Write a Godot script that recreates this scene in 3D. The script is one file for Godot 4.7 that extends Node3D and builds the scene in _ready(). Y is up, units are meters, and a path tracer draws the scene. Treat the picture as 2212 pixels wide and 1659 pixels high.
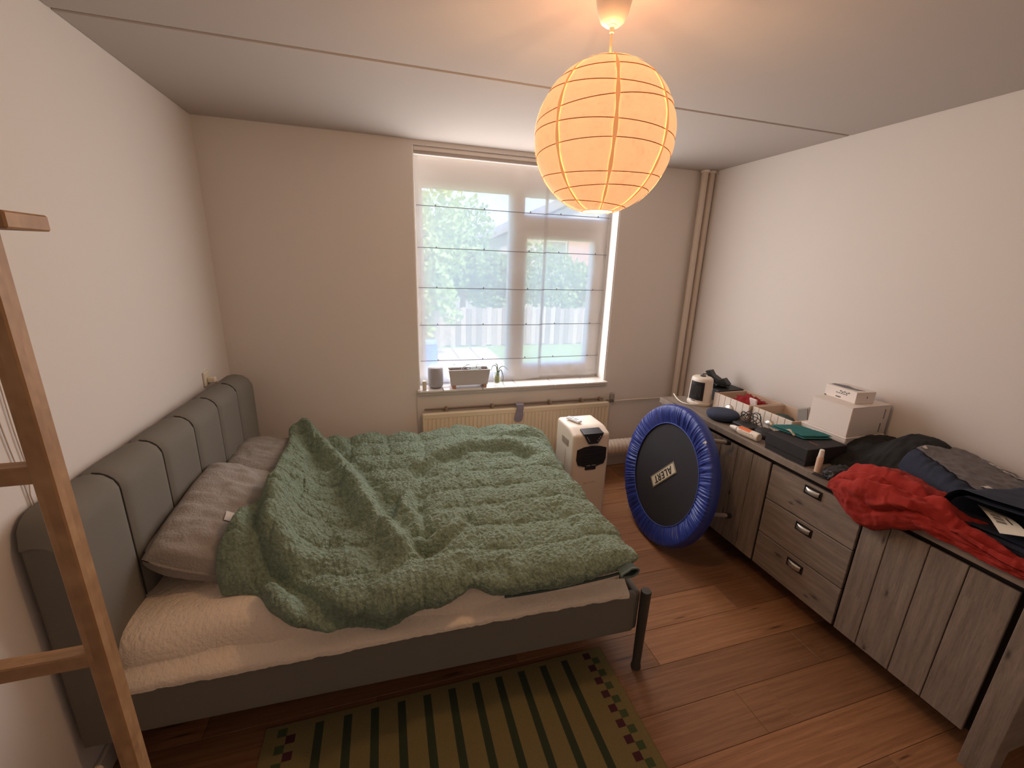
extends Node3D

# ---------------------------------------------------------------- mesh builder
class MB:
	var v := PackedVector3Array()
	var n := PackedVector3Array()
	var t := PackedVector2Array()
	var ix := PackedInt32Array()

	func face(p: Array, nrm: Vector3) -> void:
		var b := v.size()
		var g: Vector3 = (p[1] - p[0]).cross(p[2] - p[0])
		var au := Vector3.RIGHT if absf(nrm.y) > 0.7 else Vector3.UP.cross(nrm).normalized()
		var av := nrm.cross(au)
		for q in p:
			v.append(q)
			n.append(nrm)
			t.append(Vector2(au.dot(q), av.dot(q)))
		for k in range(1, p.size() - 1):
			if g.dot(nrm) > 0.0:
				ix.append_array([b, b + k + 1, b + k])
			else:
				ix.append_array([b, b + k, b + k + 1])

	func box(c: Vector3, s: Vector3, b := 0.0, bs := Basis()) -> MB:
		var h := s * 0.5
		b = minf(b, minf(h.x, minf(h.y, h.z)) * 0.9)
		for a in 3:
			var q := (a + 1) % 3
			var r := (a + 2) % 3
			for sg in [-1.0, 1.0]:
				var nn := Vector3()
				nn[a] = sg
				var pts := []
				for k in [[-1, -1], [1, -1], [1, 1], [-1, 1]]:
					var p := Vector3()
					p[a] = sg * h[a]
					p[q] = k[0] * (h[q] - b)
					p[r] = k[1] * (h[r] - b)
					pts.append(c + bs * p)
				face(pts, bs * nn)
				if b > 0.0:
					for s2 in [-1.0, 1.0]:
						var pe := []
						for k in [[0, -1], [0, 1], [1, 1], [1, -1]]:
							var p := Vector3()
							p[a] = sg * (h[a] if k[0] == 0 else h[a] - b)
							p[q] = s2 * (h[q] - b if k[0] == 0 else h[q])
							p[r] = k[1] * (h[r] - b)
							pe.append(c + bs * p)
						var ne := Vector3()
						ne[a] = sg
						ne[q] = s2
						face(pe, bs * ne.normalized())
		if b > 0.0:
			for sx in [-1.0, 1.0]:
				for sy in [-1.0, 1.0]:
					for sz in [-1.0, 1.0]:
						var sv := Vector3(sx, sy, sz)
						face([c + bs * (sv * Vector3(h.x, h.y - b, h.z - b)), c + bs * (sv * Vector3(h.x - b, h.y, h.z - b)), c + bs * (sv * Vector3(h.x - b, h.y - b, h.z))], bs * sv.normalized())
		return self

	func grid(nu: int, nv: int, f: Callable, flip := false, wu := false, wv := false) -> MB:
		var b := v.size()
		var w := nu + 1
		var cnt := w * (nv + 1)
		var nr := PackedVector3Array()
		nr.resize(cnt)
		var pp := PackedVector3Array()
		pp.resize(cnt)
		for j in nv + 1:
			for i in w:
				pp[j * w + i] = f.call(float(i) / nu, float(j) / nv)
				t.append(Vector2(float(i) / nu, float(j) / nv))
		var sg := -1.0 if flip else 1.0
		for j in nv:
			for i in nu:
				var a := j * w + i
				var g := (pp[a + w + 1] - pp[a]).cross(pp[a + w] - pp[a + 1]) * sg
				nr[a] += g
				nr[a + 1] += g
				nr[a + w] += g
				nr[a + w + 1] += g
				if flip:
					ix.append_array([b + a, b + a + 1, b + a + w + 1, b + a, b + a + w + 1, b + a + w])
				else:
					ix.append_array([b + a, b + a + w + 1, b + a + 1, b + a, b + a + w, b + a + w + 1])
		if wu:
			for j in nv + 1:
				var g := nr[j * w] + nr[j * w + nu]
				nr[j * w] = g
				nr[j * w + nu] = g
		if wv:
			for i in w:
				var g := nr[i] + nr[nv * w + i]
				nr[i] = g
				nr[nv * w + i] = g
		for k in cnt:
			nr[k] = nr[k].normalized()
		v.append_array(pp)
		n.append_array(nr)
		return self

	# profile: Vector2(radius, y) from bottom to top along the outside; split where it turns sharply
	func lathe(prof: Array, seg: int, c := Vector3.ZERO, bs := Basis(), ex := 1.0) -> MB:
		var runs := []
		var run := [prof[0]]
		for k in range(1, prof.size()):
			run.append(prof[k])
			if k < prof.size() - 1:
				var d1: Vector2 = prof[k] - prof[k - 1]
				var d2: Vector2 = prof[k + 1] - prof[k]
				if absf(d1.angle_to(d2)) > 0.75:
					runs.append(run)
					run = [prof[k]]
		runs.append(run)
		for r in runs:
			var m: int = r.size() - 1
			grid(seg, m, func(u, w):
				var q: Vector2 = r[roundi(w * m)]
				var a: float = u * TAU
				return c + bs * Vector3(q.x * cos(a), q.y, q.x * sin(a) * ex), true, true)
		return self

	func tube(pts: Array, r: float, seg := 8, closed := false, caps := true, rf = null) -> MB:
		var m := pts.size()
		var tn := []
		for k in m:
			var a: Vector3 = pts[(k - 1 + m) % m] if closed or k > 0 else pts[k]
			var bb: Vector3 = pts[(k + 1) % m] if closed or k < m - 1 else pts[k]
			tn.append((bb - a).normalized())
		var nn: Vector3 = tn[0].cross(Vector3.UP if absf(tn[0].y) < 0.9 else Vector3.RIGHT).normalized()
		var fr := []
		for k in m:
			nn = (nn - tn[k] * nn.dot(tn[k])).normalized()
			fr.append([nn, tn[k].cross(nn)])
		var cnt := m if closed else m - 1
		grid(seg, cnt, func(u, w):
			var k: int = roundi(w * cnt) % m
			var a: float = u * TAU
			var rr: float = rf.call(w) if rf != null else r
			return pts[k] + (fr[k][0] * cos(a) + fr[k][1] * sin(a)) * rr, false, true, closed)
		if caps and not closed:
			for e in [0, m - 1]:
				var ring := []
				var rr: float = rf.call(float(e) / (m - 1)) if rf != null else r
				if rr < 0.0006:
					continue
				for s in seg:
					var a := TAU * s / seg
					ring.append(pts[e] + (fr[e][0] * cos(a) + fr[e][1] * sin(a)) * rr)
				face(ring, tn[e] * (-1.0 if e == 0 else 1.0))
		return self

	# polygon in the xy plane of bs, pushed from z0 to z1
	func prism(poly: PackedVector2Array, z0: float, z1: float, o := Vector3.ZERO, bs := Basis(), smooth := false) -> MB:
		if Geometry2D.is_polygon_clockwise(poly):
			poly = poly.duplicate()
			poly.reverse()
		var tri := Geometry2D.triangulate_polygon(poly)
		for e in [[z0, -1.0], [z1, 1.0]]:
			for k in range(0, tri.size(), 3):
				var p := []
				for j in 3:
					var q: Vector2 = poly[tri[k + j]]
					p.append(o + bs * Vector3(q.x, q.y, e[0]))
				face(p, bs * Vector3(0, 0, e[1] * signf(z1 - z0)))
		var m := poly.size()
		if smooth:
			grid(m, 1, func(u, w):
				var q: Vector2 = poly[roundi(u * m) % m]
				return o + bs * Vector3(q.x, q.y, lerpf(z0, z1, w)), z1 < z0, true)
		else:
			for k in m:
				var a := poly[k]
				var b2 := poly[(k + 1) % m]
				var d := b2 - a
				if d.length() < 1e-7:
					continue
				face([o + bs * Vector3(a.x, a.y, z0), o + bs * Vector3(b2.x, b2.y, z0), o + bs * Vector3(b2.x, b2.y, z1), o + bs * Vector3(a.x, a.y, z1)], bs * Vector3(d.y, -d.x, 0).normalized())
		return self

	# rounded box; dis(point, normal) may move the surface
	func rbox(c: Vector3, s: Vector3, r: float, m := 4, bs := Basis(), dis = null) -> MB:
		var h := s * 0.5
		r = minf(r, minf(h.x, minf(h.y, h.z)))
		var inn := h - Vector3.ONE * r
		for a in 3:
			var q := (a + 1) % 3
			var rr := (a + 2) % 3
			var cq := _coords(h[q], r, m)
			var cr := _coords(h[rr], r, m)
			for sg in [-1.0, 1.0]:
				var fa := a
				grid(cq.size() - 1, cr.size() - 1, func(u, w):
					var p := Vector3()
					p[fa] = sg * h[fa]
					p[q] = cq[roundi(u * (cq.size() - 1))]
					p[rr] = cr[roundi(w * (cr.size() - 1))]
					var k := p.clamp(-inn, inn)
					var d := (p - k).normalized()
					p = k + d * r
					if dis != null:
						p = dis.call(p, d)
					return c + bs * p, sg < 0.0)
		return self

	func _coords(h: float, r: float, m: int) -> PackedFloat32Array:
		var o := PackedFloat32Array()
		for k in 4:
			o.append(-h + r * (1.0 - cos(k / 4.0 * PI / 2) * 1.0) * 0.0 + r * k / 4.0)
		for k in m + 1:
			o.append(lerpf(-h + r, h - r, float(k) / m))
		for k in range(1, 5):
			o.append(h - r + r * k / 4.0)
		return o

	func mesh() -> ArrayMesh:
		var a := []
		a.resize(Mesh.ARRAY_MAX)
		a[Mesh.ARRAY_VERTEX] = v
		a[Mesh.ARRAY_NORMAL] = n
		a[Mesh.ARRAY_TEX_UV] = t
		a[Mesh.ARRAY_INDEX] = ix
		var m := ArrayMesh.new()
		m.add_surface_from_arrays(Mesh.PRIMITIVE_TRIANGLES, a)
		return m

# ---------------------------------------------------------------- naming
var used := {}
var mats := {}
var env: Environment

func numbered(called: String) -> String:
	if not used.has(called):
		used[called] = 0
		return called
	used[called] += 1
	return "%s_%03d" % [called, used[called]]

func tag(o: Node, label: String, category: String, group := "", kind := "") -> Node:
	if label: o.set_meta("label", label)
	if category: o.set_meta("category", category)
	if group: o.set_meta("group", group)
	if kind: o.set_meta("kind", kind)
	return o

func thing(called: String, label: String, category: String, at := Vector3.ZERO, turn := 0.0, group := "") -> Node3D:
	var o := Node3D.new()
	o.name = numbered(called)
	add_child(o)
	o.position = at
	o.rotation.y = turn
	tag(o, label, category, group)
	return o

func part(called: String, mb, mat: Material, parent: Node3D, at := Vector3.ZERO, label := "") -> MeshInstance3D:
	var o := MeshInstance3D.new()
	if parent == self:
		o.name = numbered(called)
	else:
		var k := 0
		var nm := called
		while parent.has_node(nm):
			k += 1
			nm = "%s_%03d" % [called, k]
		o.name = nm
	o.mesh = mb.mesh() if mb is MB else mb
	o.material_override = mat
	parent.add_child(o, true)
	o.position = at
	if label: o.set_meta("label", label)
	return o

func struct_node(called: String) -> Node3D:
	var o := Node3D.new()
	o.name = called
	add_child(o)
	o.set_meta("kind", "structure")
	return o

func copy_of(o: Node3D, label: String) -> Node3D:
	var base := String(o.name).rstrip("0123456789").trim_suffix("_")
	var c: Node3D = o.duplicate()
	c.name = numbered(base)
	add_child(c)
	c.set_meta("label", label)
	return c

# ---------------------------------------------------------------- materials
func mat(key: String, col: Color, rough := 0.6, metal := 0.0) -> StandardMaterial3D:
	if mats.has(key):
		return mats[key]
	var m := StandardMaterial3D.new()
	m.resource_name = key
	m.albedo_color = col
	m.roughness = rough
	m.metallic = metal
	mats[key] = m
	return m

func rgb(r: int, g: int, b: int) -> Color:
	return Color(r / 255.0, g / 255.0, b / 255.0)

func noise_tex(freq: float, kind: int, sd: int, size := 512, ramp := [], octaves := 3) -> NoiseTexture2D:
	var f := FastNoiseLite.new()
	f.noise_type = kind
	f.seed = sd
	f.frequency = freq
	f.fractal_octaves = octaves
	if kind == FastNoiseLite.TYPE_CELLULAR:
		f.cellular_return_type = FastNoiseLite.RETURN_DISTANCE
		f.domain_warp_enabled = true
		f.domain_warp_amplitude = 14.0
		f.domain_warp_frequency = 0.03
	var t := NoiseTexture2D.new()
	t.width = size
	t.height = size
	t.seamless = true
	t.noise = f
	if ramp.size():
		var g := Gradient.new()
		var cs := PackedColorArray()
		var os := PackedFloat32Array()
		for k in ramp.size():
			cs.append(ramp[k])
			os.append(float(k) / (ramp.size() - 1))
		g.colors = cs
		g.offsets = os
		t.color_ramp = g
	return t

func tri(m: StandardMaterial3D, sc: Vector3, world := false, off := Vector3.ZERO) -> StandardMaterial3D:
	m.uv1_triplanar = true
	m.uv1_world_triplanar = world
	m.uv1_scale = sc
	m.uv1_offset = off
	return m

func bump(m: StandardMaterial3D, t: Texture2D, cm: float) -> StandardMaterial3D:
	m.heightmap_enabled = true
	m.heightmap_texture = t
	m.heightmap_scale = cm
	return m

# grain along the image's u axis, with knots; returns an albedo image
func wood_image(w: int, h: int, sd: int, dark: Color, light: Color, knots: int, stretch: float) -> ImageTexture:
	var f := FastNoiseLite.new()
	f.seed = sd
	f.frequency = 1.0
	f.fractal_octaves = 4
	var rng := RandomNumberGenerator.new()
	rng.seed = sd
	var ks := []
	for k in knots:
		ks.append(Vector3(rng.randf() * w, rng.randf() * h, rng.randf_range(4.0, 9.0)))
	var im := Image.create(w, h, false, Image.FORMAT_RGB8)
	for y in h:
		for x in w:
			var px := float(x)
			var py := float(y)
			var kd := 0.0
			for k in ks:
				var dx: float = (px - k.x) / 3.0
				var dy: float = py - k.y
				var d := sqrt(dx * dx + dy * dy)
				if d < k.z * 5.0:
					var g := exp(-d * d / (k.z * k.z * 2.0))
					py += signf(dy) * g * k.z * 1.6
					kd = maxf(kd, exp(-d * d / (k.z * k.z * 0.35)))
			var s := f.get_noise_2d(px * 0.004 * stretch, py * 0.05) * 0.6 + f.get_noise_2d(px * 0.012 * stretch + 90.0, py * 0.35) * 0.45
			var fine := f.get_noise_2d(px * 0.05 * stretch, py * 1.3 + 40.0) * 0.22
			var q := clampf(0.62 + s * 0.75 + fine, 0.0, 1.0)
			var c := dark.lerp(light, q)
			c = c.lerp(dark.darkened(0.45), clampf(kd, 0.0, 1.0) * 0.85)
			im.set_pixel(x, y, c)
	return ImageTexture.create_from_image(im)

const W := 3.72
const H := 2.6
const D := 4.2
const TOP := 0.845

func _ready() -> void:
	# camera
	var cam := Camera3D.new()
	cam.name = "camera"
	cam.fov = rad_to_deg(2.0 * atan(829.5 / 910.6))
	cam.position = Vector3(1.0473, 1.8103, 3.2432)
	cam.rotation_order = EULER_ORDER_YXZ
	cam.rotation = Vector3(-0.2762, -0.2955, 0.0324)
	cam.near = 0.02
	cam.far = 200.0
	add_child(cam)
	# sky and exposure
	env = Environment.new()
	env.background_mode = Environment.BG_SKY
	var sm := ProceduralSkyMaterial.new()
	sm.sky_top_color = rgb(120, 165, 225)
	sm.sky_horizon_color = rgb(205, 222, 240)
	sm.ground_horizon_color = rgb(190, 195, 190)
	sm.ground_bottom_color = rgb(150, 150, 140)
	sm.sky_curve = 0.2
	var sky := Sky.new()
	sky.sky_material = sm
	env.sky = sky
	env.background_energy_multiplier = 4.1
	env.tonemap_mode = Environment.TONE_MAPPER_LINEAR
	env.tonemap_exposure = 1.0
	env.sdfgi_enabled = true
	env.ssao_enabled = true
	env.ssil_enabled = true
	var we := WorldEnvironment.new()
	we.name = "world_environment"
	we.environment = env
	add_child(we)
	# a pale sun high behind the house: it lights the garden, not the room
	var sun := DirectionalLight3D.new()
	sun.name = "sun"
	sun.light_color = rgb(255, 246, 232)
	sun.light_energy = 3.3
	sun.light_angular_distance = 8.0
	sun.shadow_enabled = true
	sun.rotation = Vector3(deg_to_rad(-52), deg_to_rad(25), 0)
	add_child(sun)
	# daylight that the window lets in
	var day := AreaLight3D.new()
	day.name = "window_daylight"
	day.light_color = rgb(255, 247, 243)
	day.light_energy = 3.5
	day.area_size = Vector2(1.56, 1.66)
	day.position = Vector3(2.07, 1.71, -0.115)
	day.rotation.y = PI
	day.shadow_enabled = true
	add_child(day)

	build_shell()
	build_window()
	build_garden()
	build_lamp()
	build_bed()
	build_rug()
	build_rack()
	build_radiator()
	build_cooler()
	build_trampoline()
	build_sideboard()
	build_sideboard_things()
	build_clothes()
	build_sill_things()

func build_shell() -> void:
	var wall := mat("wall_paint", rgb(226, 219, 213), 0.92)
	bump(wall, noise_tex(0.12, FastNoiseLite.TYPE_SIMPLEX, 3, 256), 0.012)
	tri(wall, Vector3.ONE * 1.6, true)
	var ceil_m := mat("ceiling_paint", rgb(188, 178, 171), 0.95)
	# window wall, with its opening x 1.27..2.9, y 0.80..2.57
	var m := MB.new()
	m.box(Vector3(0.485, H / 2, -0.15), Vector3(1.57, H + 0.4, 0.3))
	m.box(Vector3(3.46, H / 2, -0.15), Vector3(1.12, H + 0.4, 0.3))
	m.box(Vector3(2.085, 0.3, -0.15), Vector3(1.63, 1.0, 0.3))
	m.box(Vector3(2.085, 2.685, -0.15), Vector3(1.63, 0.23, 0.3))
	part("wall_back", m, wall, self).set_meta("kind", "structure")
	part("wall_left", MB.new().box(Vector3(-0.15, H / 2, D / 2), Vector3(0.3, H + 0.4, D + 0.6)), wall, self).set_meta("kind", "structure")
	part("wall_right", MB.new().box(Vector3(W + 0.15, H / 2, D / 2), Vector3(0.3, H + 0.4, D + 0.6)), wall, self).set_meta("kind", "structure")
	part("wall_front", MB.new().box(Vector3(W / 2, H / 2, D + 0.15), Vector3(W + 0.6, H + 0.4, 0.3)), wall, self).set_meta("kind", "structure")
	# ceiling: two slabs with the open joint between them
	var cl := struct_node("ceiling")
	part("slab_backing", MB.new().box(Vector3(W / 2, H + 0.16, D / 2), Vector3(W + 0.6, 0.28, D + 0.6)), ceil_m, cl)
	part("ceiling_slab", MB.new().box(Vector3(W / 2, H + 0.01, 0.561), Vector3(W, 0.02, 1.122), 0.004), ceil_m, cl)
	part("ceiling_slab", MB.new().box(Vector3(W / 2, H + 0.01, (1.136 + D) / 2), Vector3(W, 0.02, D - 1.136), 0.004), ceil_m, cl)
	# floor: laminate boards on a subfloor
	var fl := struct_node("floor")
	part("subfloor", MB.new().box(Vector3(W / 2, -0.11, D / 2), Vector3(W + 0.6, 0.196, D + 0.6)), mat("subfloor", rgb(40, 30, 24), 0.9), fl)
	var wm := []
	var tx := wood_image(512, 512, 11, rgb(132, 90, 60), rgb(178, 134, 98), 5, 1.0)
	var tx2 := wood_image(512, 512, 23, rgb(124, 86, 58), rgb(170, 126, 92), 3, 1.0)
	for k in 4:
		var q := mat("oak_laminate_%d" % k, [rgb(255, 250, 245), rgb(238, 232, 226), rgb(250, 240, 232), rgb(228, 224, 220)][k], 0.42)
		q.albedo_texture = tx if k % 2 == 0 else tx2
		tri(q, Vector3(0.62, 1.0, 1.9), true, Vector3(0.37 * k, 0, 0.23 * k))
		wm.append(q)
	var rng := RandomNumberGenerator.new()
	rng.seed = 7
	var pw := 0.19
	var meshes := {}
	for row in 22:
		var x := -[0.35, 0.85, 0.1, 0.6, 1.0][row % 5] as float
		var z0 := 0.06 + (row - 1) * pw
		var z1 := minf(z0 + pw, D)
		z0 = maxf(z0, 0.0)
		if z1 - z0 < 0.02:
			continue
		while x < W:
			var a := maxf(x, 0.0)
			var b := minf(x + 1.285, W)
			if b - a > 0.02:
				var key := "%d_%d" % [roundi((b - a) * 1000), roundi((z1 - z0) * 1000)]
				if not meshes.has(key):
					meshes[key] = MB.new().box(Vector3.ZERO, Vector3(b - a - 0.0012, 0.012, z1 - z0 - 0.0012), 0.0012).mesh()
				part("plank", meshes[key], wm[rng.randi() % 4], fl, Vector3((a + b) / 2, -0.006, (z0 + z1) / 2))
			x += 1.285
	# baseboards
	var bb := mat("baseboard_paint", rgb(214, 204, 194), 0.6)
	part("baseboard_back", MB.new().box(Vector3(W / 2, 0.045, 0.008), Vector3(W - 0.03, 0.09, 0.016), 0.004), bb, self).set_meta("kind", "structure")
	part("baseboard_left", MB.new().box(Vector3(0.008, 0.045, D / 2), Vector3(0.016, 0.09, D - 0.03), 0.004), bb, self).set_meta("kind", "structure")
	part("baseboard_right", MB.new().box(Vector3(W - 0.008, 0.045, D / 2), Vector3(0.016, 0.09, D - 0.03), 0.004), bb, self).set_meta("kind", "structure")
	# heating risers in the corner, painted like the wall
	var pipe := mat("pipe_paint", rgb(214, 200, 186), 0.55)
	for k in 2:
		var o := thing("heating_pipe", ["painted vertical heating pipe, the left of the pair in the right-hand corner", "painted vertical heating pipe nearest the right wall in the corner"][k], "pipe", Vector3([3.615, 3.685][k], 0, [0.05, 0.045][k]), 0, "corner heating pipes")
		part("pipe", MB.new().tube([Vector3(0, 0.02, 0), Vector3(0, H - 0.02, 0)], 0.026, 20), pipe, o)
		part("collar", MB.new().lathe([Vector2(0.026, 0), Vector2(0.036, 0), Vector2(0.036, 0.018), Vector2(0.026, 0.018)], 20, Vector3(0, H - 0.02, 0)), mat("collar_white", rgb(232, 224, 214), 0.5), o)

func build_window() -> void:
	var fm := mat("window_paint", rgb(236, 232, 228), 0.45)
	var w := struct_node("window_1")
	var z := -0.2
	var fr := MB.new()
	fr.box(Vector3(1.295, 1.69, z), Vector3(0.055, 1.78, 0.09), 0.004)
	fr.box(Vector3(2.875, 1.69, z), Vector3(0.055, 1.78, 0.09), 0.004)
	fr.box(Vector3(2.085, 2.545, z), Vector3(1.63, 0.07, 0.086), 0.004)
	fr.box(Vector3(2.085, 0.84, z), Vector3(1.63, 0.08, 0.086), 0.004)
	part("window_frame", fr, fm, w)
	part("mullion", MB.new().box(Vector3(2.092, 1.69, z), Vector3(0.1, 1.66, 0.1), 0.006), fm, w)
	part("transom", MB.new().box(Vector3(2.495, 2.145, z), Vector3(0.705, 0.09, 0.1), 0.006), fm, w)
	# glazing bead of the fixed pane
	var bd := MB.new()
	for b in [[1.335, 1.70, 0.025, 1.62], [2.033, 1.70, 0.02, 1.62]]:
		bd.box(Vector3(b[0], b[1], z + 0.01), Vector3(b[2], b[3], 0.06), 0.003)
	bd.box(Vector3(1.682, 2.497, z + 0.01), Vector3(0.716, 0.025, 0.056), 0.003)
	bd.box(Vector3(1.682, 0.892, z + 0.01), Vector3(0.716, 0.025, 0.056), 0.003)
	part("glazing_bead", bd, fm, w)
	# opening sash
	var s := MB.new()
	s.box(Vector3(2.155, 1.50, z + 0.015), Vector3(0.03, 1.2, 0.075), 0.005)
	s.box(Vector3(2.80, 1.50, z + 0.015), Vector3(0.085, 1.2, 0.075), 0.005)
	s.box(Vector3(2.495, 2.055, z + 0.015), Vector3(0.694, 0.086, 0.070), 0.005)
	s.box(Vector3(2.495, 0.935, z + 0.015), Vector3(0.694, 0.086, 0.070), 0.005)
	var sash := part("sash", s, fm, w)
	part("hinge", MB.new().tube([Vector3(2.845, 1.35, z + 0.055), Vector3(2.845, 1.43, z + 0.055)], 0.008, 10).tube([Vector3(2.845, 1.85, z + 0.055), Vector3(2.845, 1.93, z + 0.055)], 0.008, 10), fm, sash)
	# ventilator boxes over the panes
	part("vent_panel", MB.new().box(Vector3(1.685, 2.42, z), Vector3(0.72, 0.17, 0.05), 0.004).box(Vector3(1.685, 2.345, z + 0.02), Vector3(0.70, 0.02, 0.03), 0.004), fm, w)
	part("vent_panel", MB.new().box(Vector3(2.495, 2.42, z), Vector3(0.705, 0.19, 0.05), 0.004).box(Vector3(2.495, 2.35, z + 0.02), Vector3(0.62, 0.02, 0.03), 0.004).box(Vector3(2.20, 2.43, z + 0.03), Vector3(0.015, 0.1, 0.012), 0.002), fm, w)
	var gl := mat("window_glass", Color(1, 1, 1, 0.04), 0.02)
	gl.transparency = BaseMaterial3D.TRANSPARENCY_ALPHA
	part("pane", MB.new().box(Vector3(1.682, 1.62, z), Vector3(0.72, 1.46, 0.006)), gl, w)
	part("pane", MB.new().box(Vector3(2.465, 1.495, z), Vector3(0.60, 1.04, 0.006)), gl, w)
	part("pane", MB.new().box(Vector3(2.495, 2.26, z), Vector3(0.7, 0.16, 0.006)), gl, w)
	# plastered reveal strip in white on the right, and tiled sill
	part("trim_1", MB.new().box(Vector3(2.894, 1.70, -0.08), Vector3(0.012, 1.74, 0.15), 0.002), fm, self).set_meta("kind", "structure")
	part("trim_2", MB.new().box(Vector3(1.276, 1.70, -0.08), Vector3(0.012, 1.74, 0.15), 0.002), fm, self).set_meta("kind", "structure")
	var sill := struct_node("trim_3")
	part("mortar_bed", MB.new().box(Vector3(2.08, 0.815, -0.055), Vector3(1.63, 0.022, 0.19), 0.002), mat("sill_mortar", rgb(200, 192, 184), 0.8), sill)
	var tl := mat("sill_tile", rgb(220, 214, 208), 0.14)
	var ed := [1.258, 1.457, 1.774, 2.08, 2.402, 2.705, 2.905]
	for k in 6:
		part("tile", MB.new().box(Vector3((ed[k] + ed[k + 1]) / 2, 0.834, -0.045), Vector3(ed[k + 1] - ed[k] - 0.005, 0.016, 0.2), 0.003), tl, sill)
	# sheer roman blinds
	var rail := thing("blind_rail", "white aluminium blind rail under the ceiling across the window top", "rail", Vector3(2.08, 2.54, -0.03))
	part("rail_profile", MB.new().box(Vector3(0, 0.012, 0), Vector3(1.6, 0.026, 0.04), 0.006), mat("rail_white", rgb(226, 216, 206), 0.4), rail)
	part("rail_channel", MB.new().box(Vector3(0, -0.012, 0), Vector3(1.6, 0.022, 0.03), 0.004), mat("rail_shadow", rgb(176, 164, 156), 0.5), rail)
	var sheer := mat("sheer_cotton", Color(0.98, 0.97, 0.97, 0.74), 0.95)
	sheer.transparency = BaseMaterial3D.TRANSPARENCY_ALPHA
	sheer.backlight_enabled = true
	sheer.backlight = Color(1, 1, 1)
	var hem := mat("blind_hem", Color(0.9, 0.89, 0.88, 0.72), 0.95)
	hem.transparency = BaseMaterial3D.TRANSPARENCY_ALPHA
	hem.backlight_enabled = true
	hem.backlight = Color(0.9, 0.9, 0.9)
	var rodm := mat("blind_rod", rgb(140, 136, 140), 0.5)
	for k in 2:
		var x0: float = [1.296, 2.312][k]
		var x1: float = [2.322, 2.885][k]
		var yb: float = [0.852, 0.868][k]
		var zz: float = [-0.128, -0.136][k]
		var b := thing("roman_blind", ["wide sheer white roman blind over the left two thirds of the window", "narrow sheer white roman blind over the right third of the window"][k], "blind", Vector3(x0, 0, zz))
		var wd := x1 - x0
		var fz := func(u: float, y: float) -> float:
			var low := clampf((1.06 - y) / 0.2, 0, 1)
			return 0.004 * sin(u * 9.0 + y * 7.0) * (0.3 + low) + low * 0.006 * sin(u * 23.0 + y * 31.0) + 0.003 * sin(y * 22.0)
		part("fabric", MB.new().grid(40, 90, func(u, v2):
			var y := lerpf(yb + 0.006 * sin(u * 7.0), 2.53, v2)
			return Vector3(u * wd, y, fz.call(u, y))), sheer, b)
		for e in 2:
			part("side_hem", MB.new().grid(2, 60, func(u, v2):
				var y := lerpf(yb + 0.002, 2.53, v2)
				var ux: float = (u * 0.022 if e == 0 else wd - 0.022 + u * 0.022)
				return Vector3(ux, y, fz.call(ux / wd, y) + 0.002)), hem, b)
		part("bottom_hem", MB.new().grid(40, 2, func(u, v2):
			var y := lerpf(yb + 0.006 * sin(u * 7.0), yb + 0.035, v2)
			return Vector3(u * wd, y, fz.call(u, y) + 0.002)), hem, b)
		var cx: float = [-0.008, wd - 0.018][k]
		part("pull_cord", MB.new().tube([Vector3(cx, 2.5, 0.02), Vector3(cx + 0.006, 1.9, 0.022), Vector3(cx + 0.010, 1.5, 0.02), Vector3(cx + 0.006, 0.92, 0.02)], 0.0022, 6), mat("cord_white", rgb(205, 198, 192), 0.7), b)
		for j in 5:
			var y: float = [2.205, 1.912, 1.618, 1.33, 1.042][j]
			var rd := part("rod", MB.new().tube([Vector3(0.004, y, 0.006), Vector3(wd - 0.004, y - (0.004 if k == 0 else 0.0), 0.006)], 0.0026, 8), rodm, b)
			var nk: int = [3, 2][k]
			for q in nk:
				var xx: float = wd * ([0.14, 0.5, 0.86][q] if nk == 3 else [0.22, 0.8][q])
				part("ring", MB.new().rbox(Vector3(xx, y + 0.004, 0.008), Vector3(0.008, 0.014, 0.008), 0.003, 1), rodm, rd)

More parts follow.
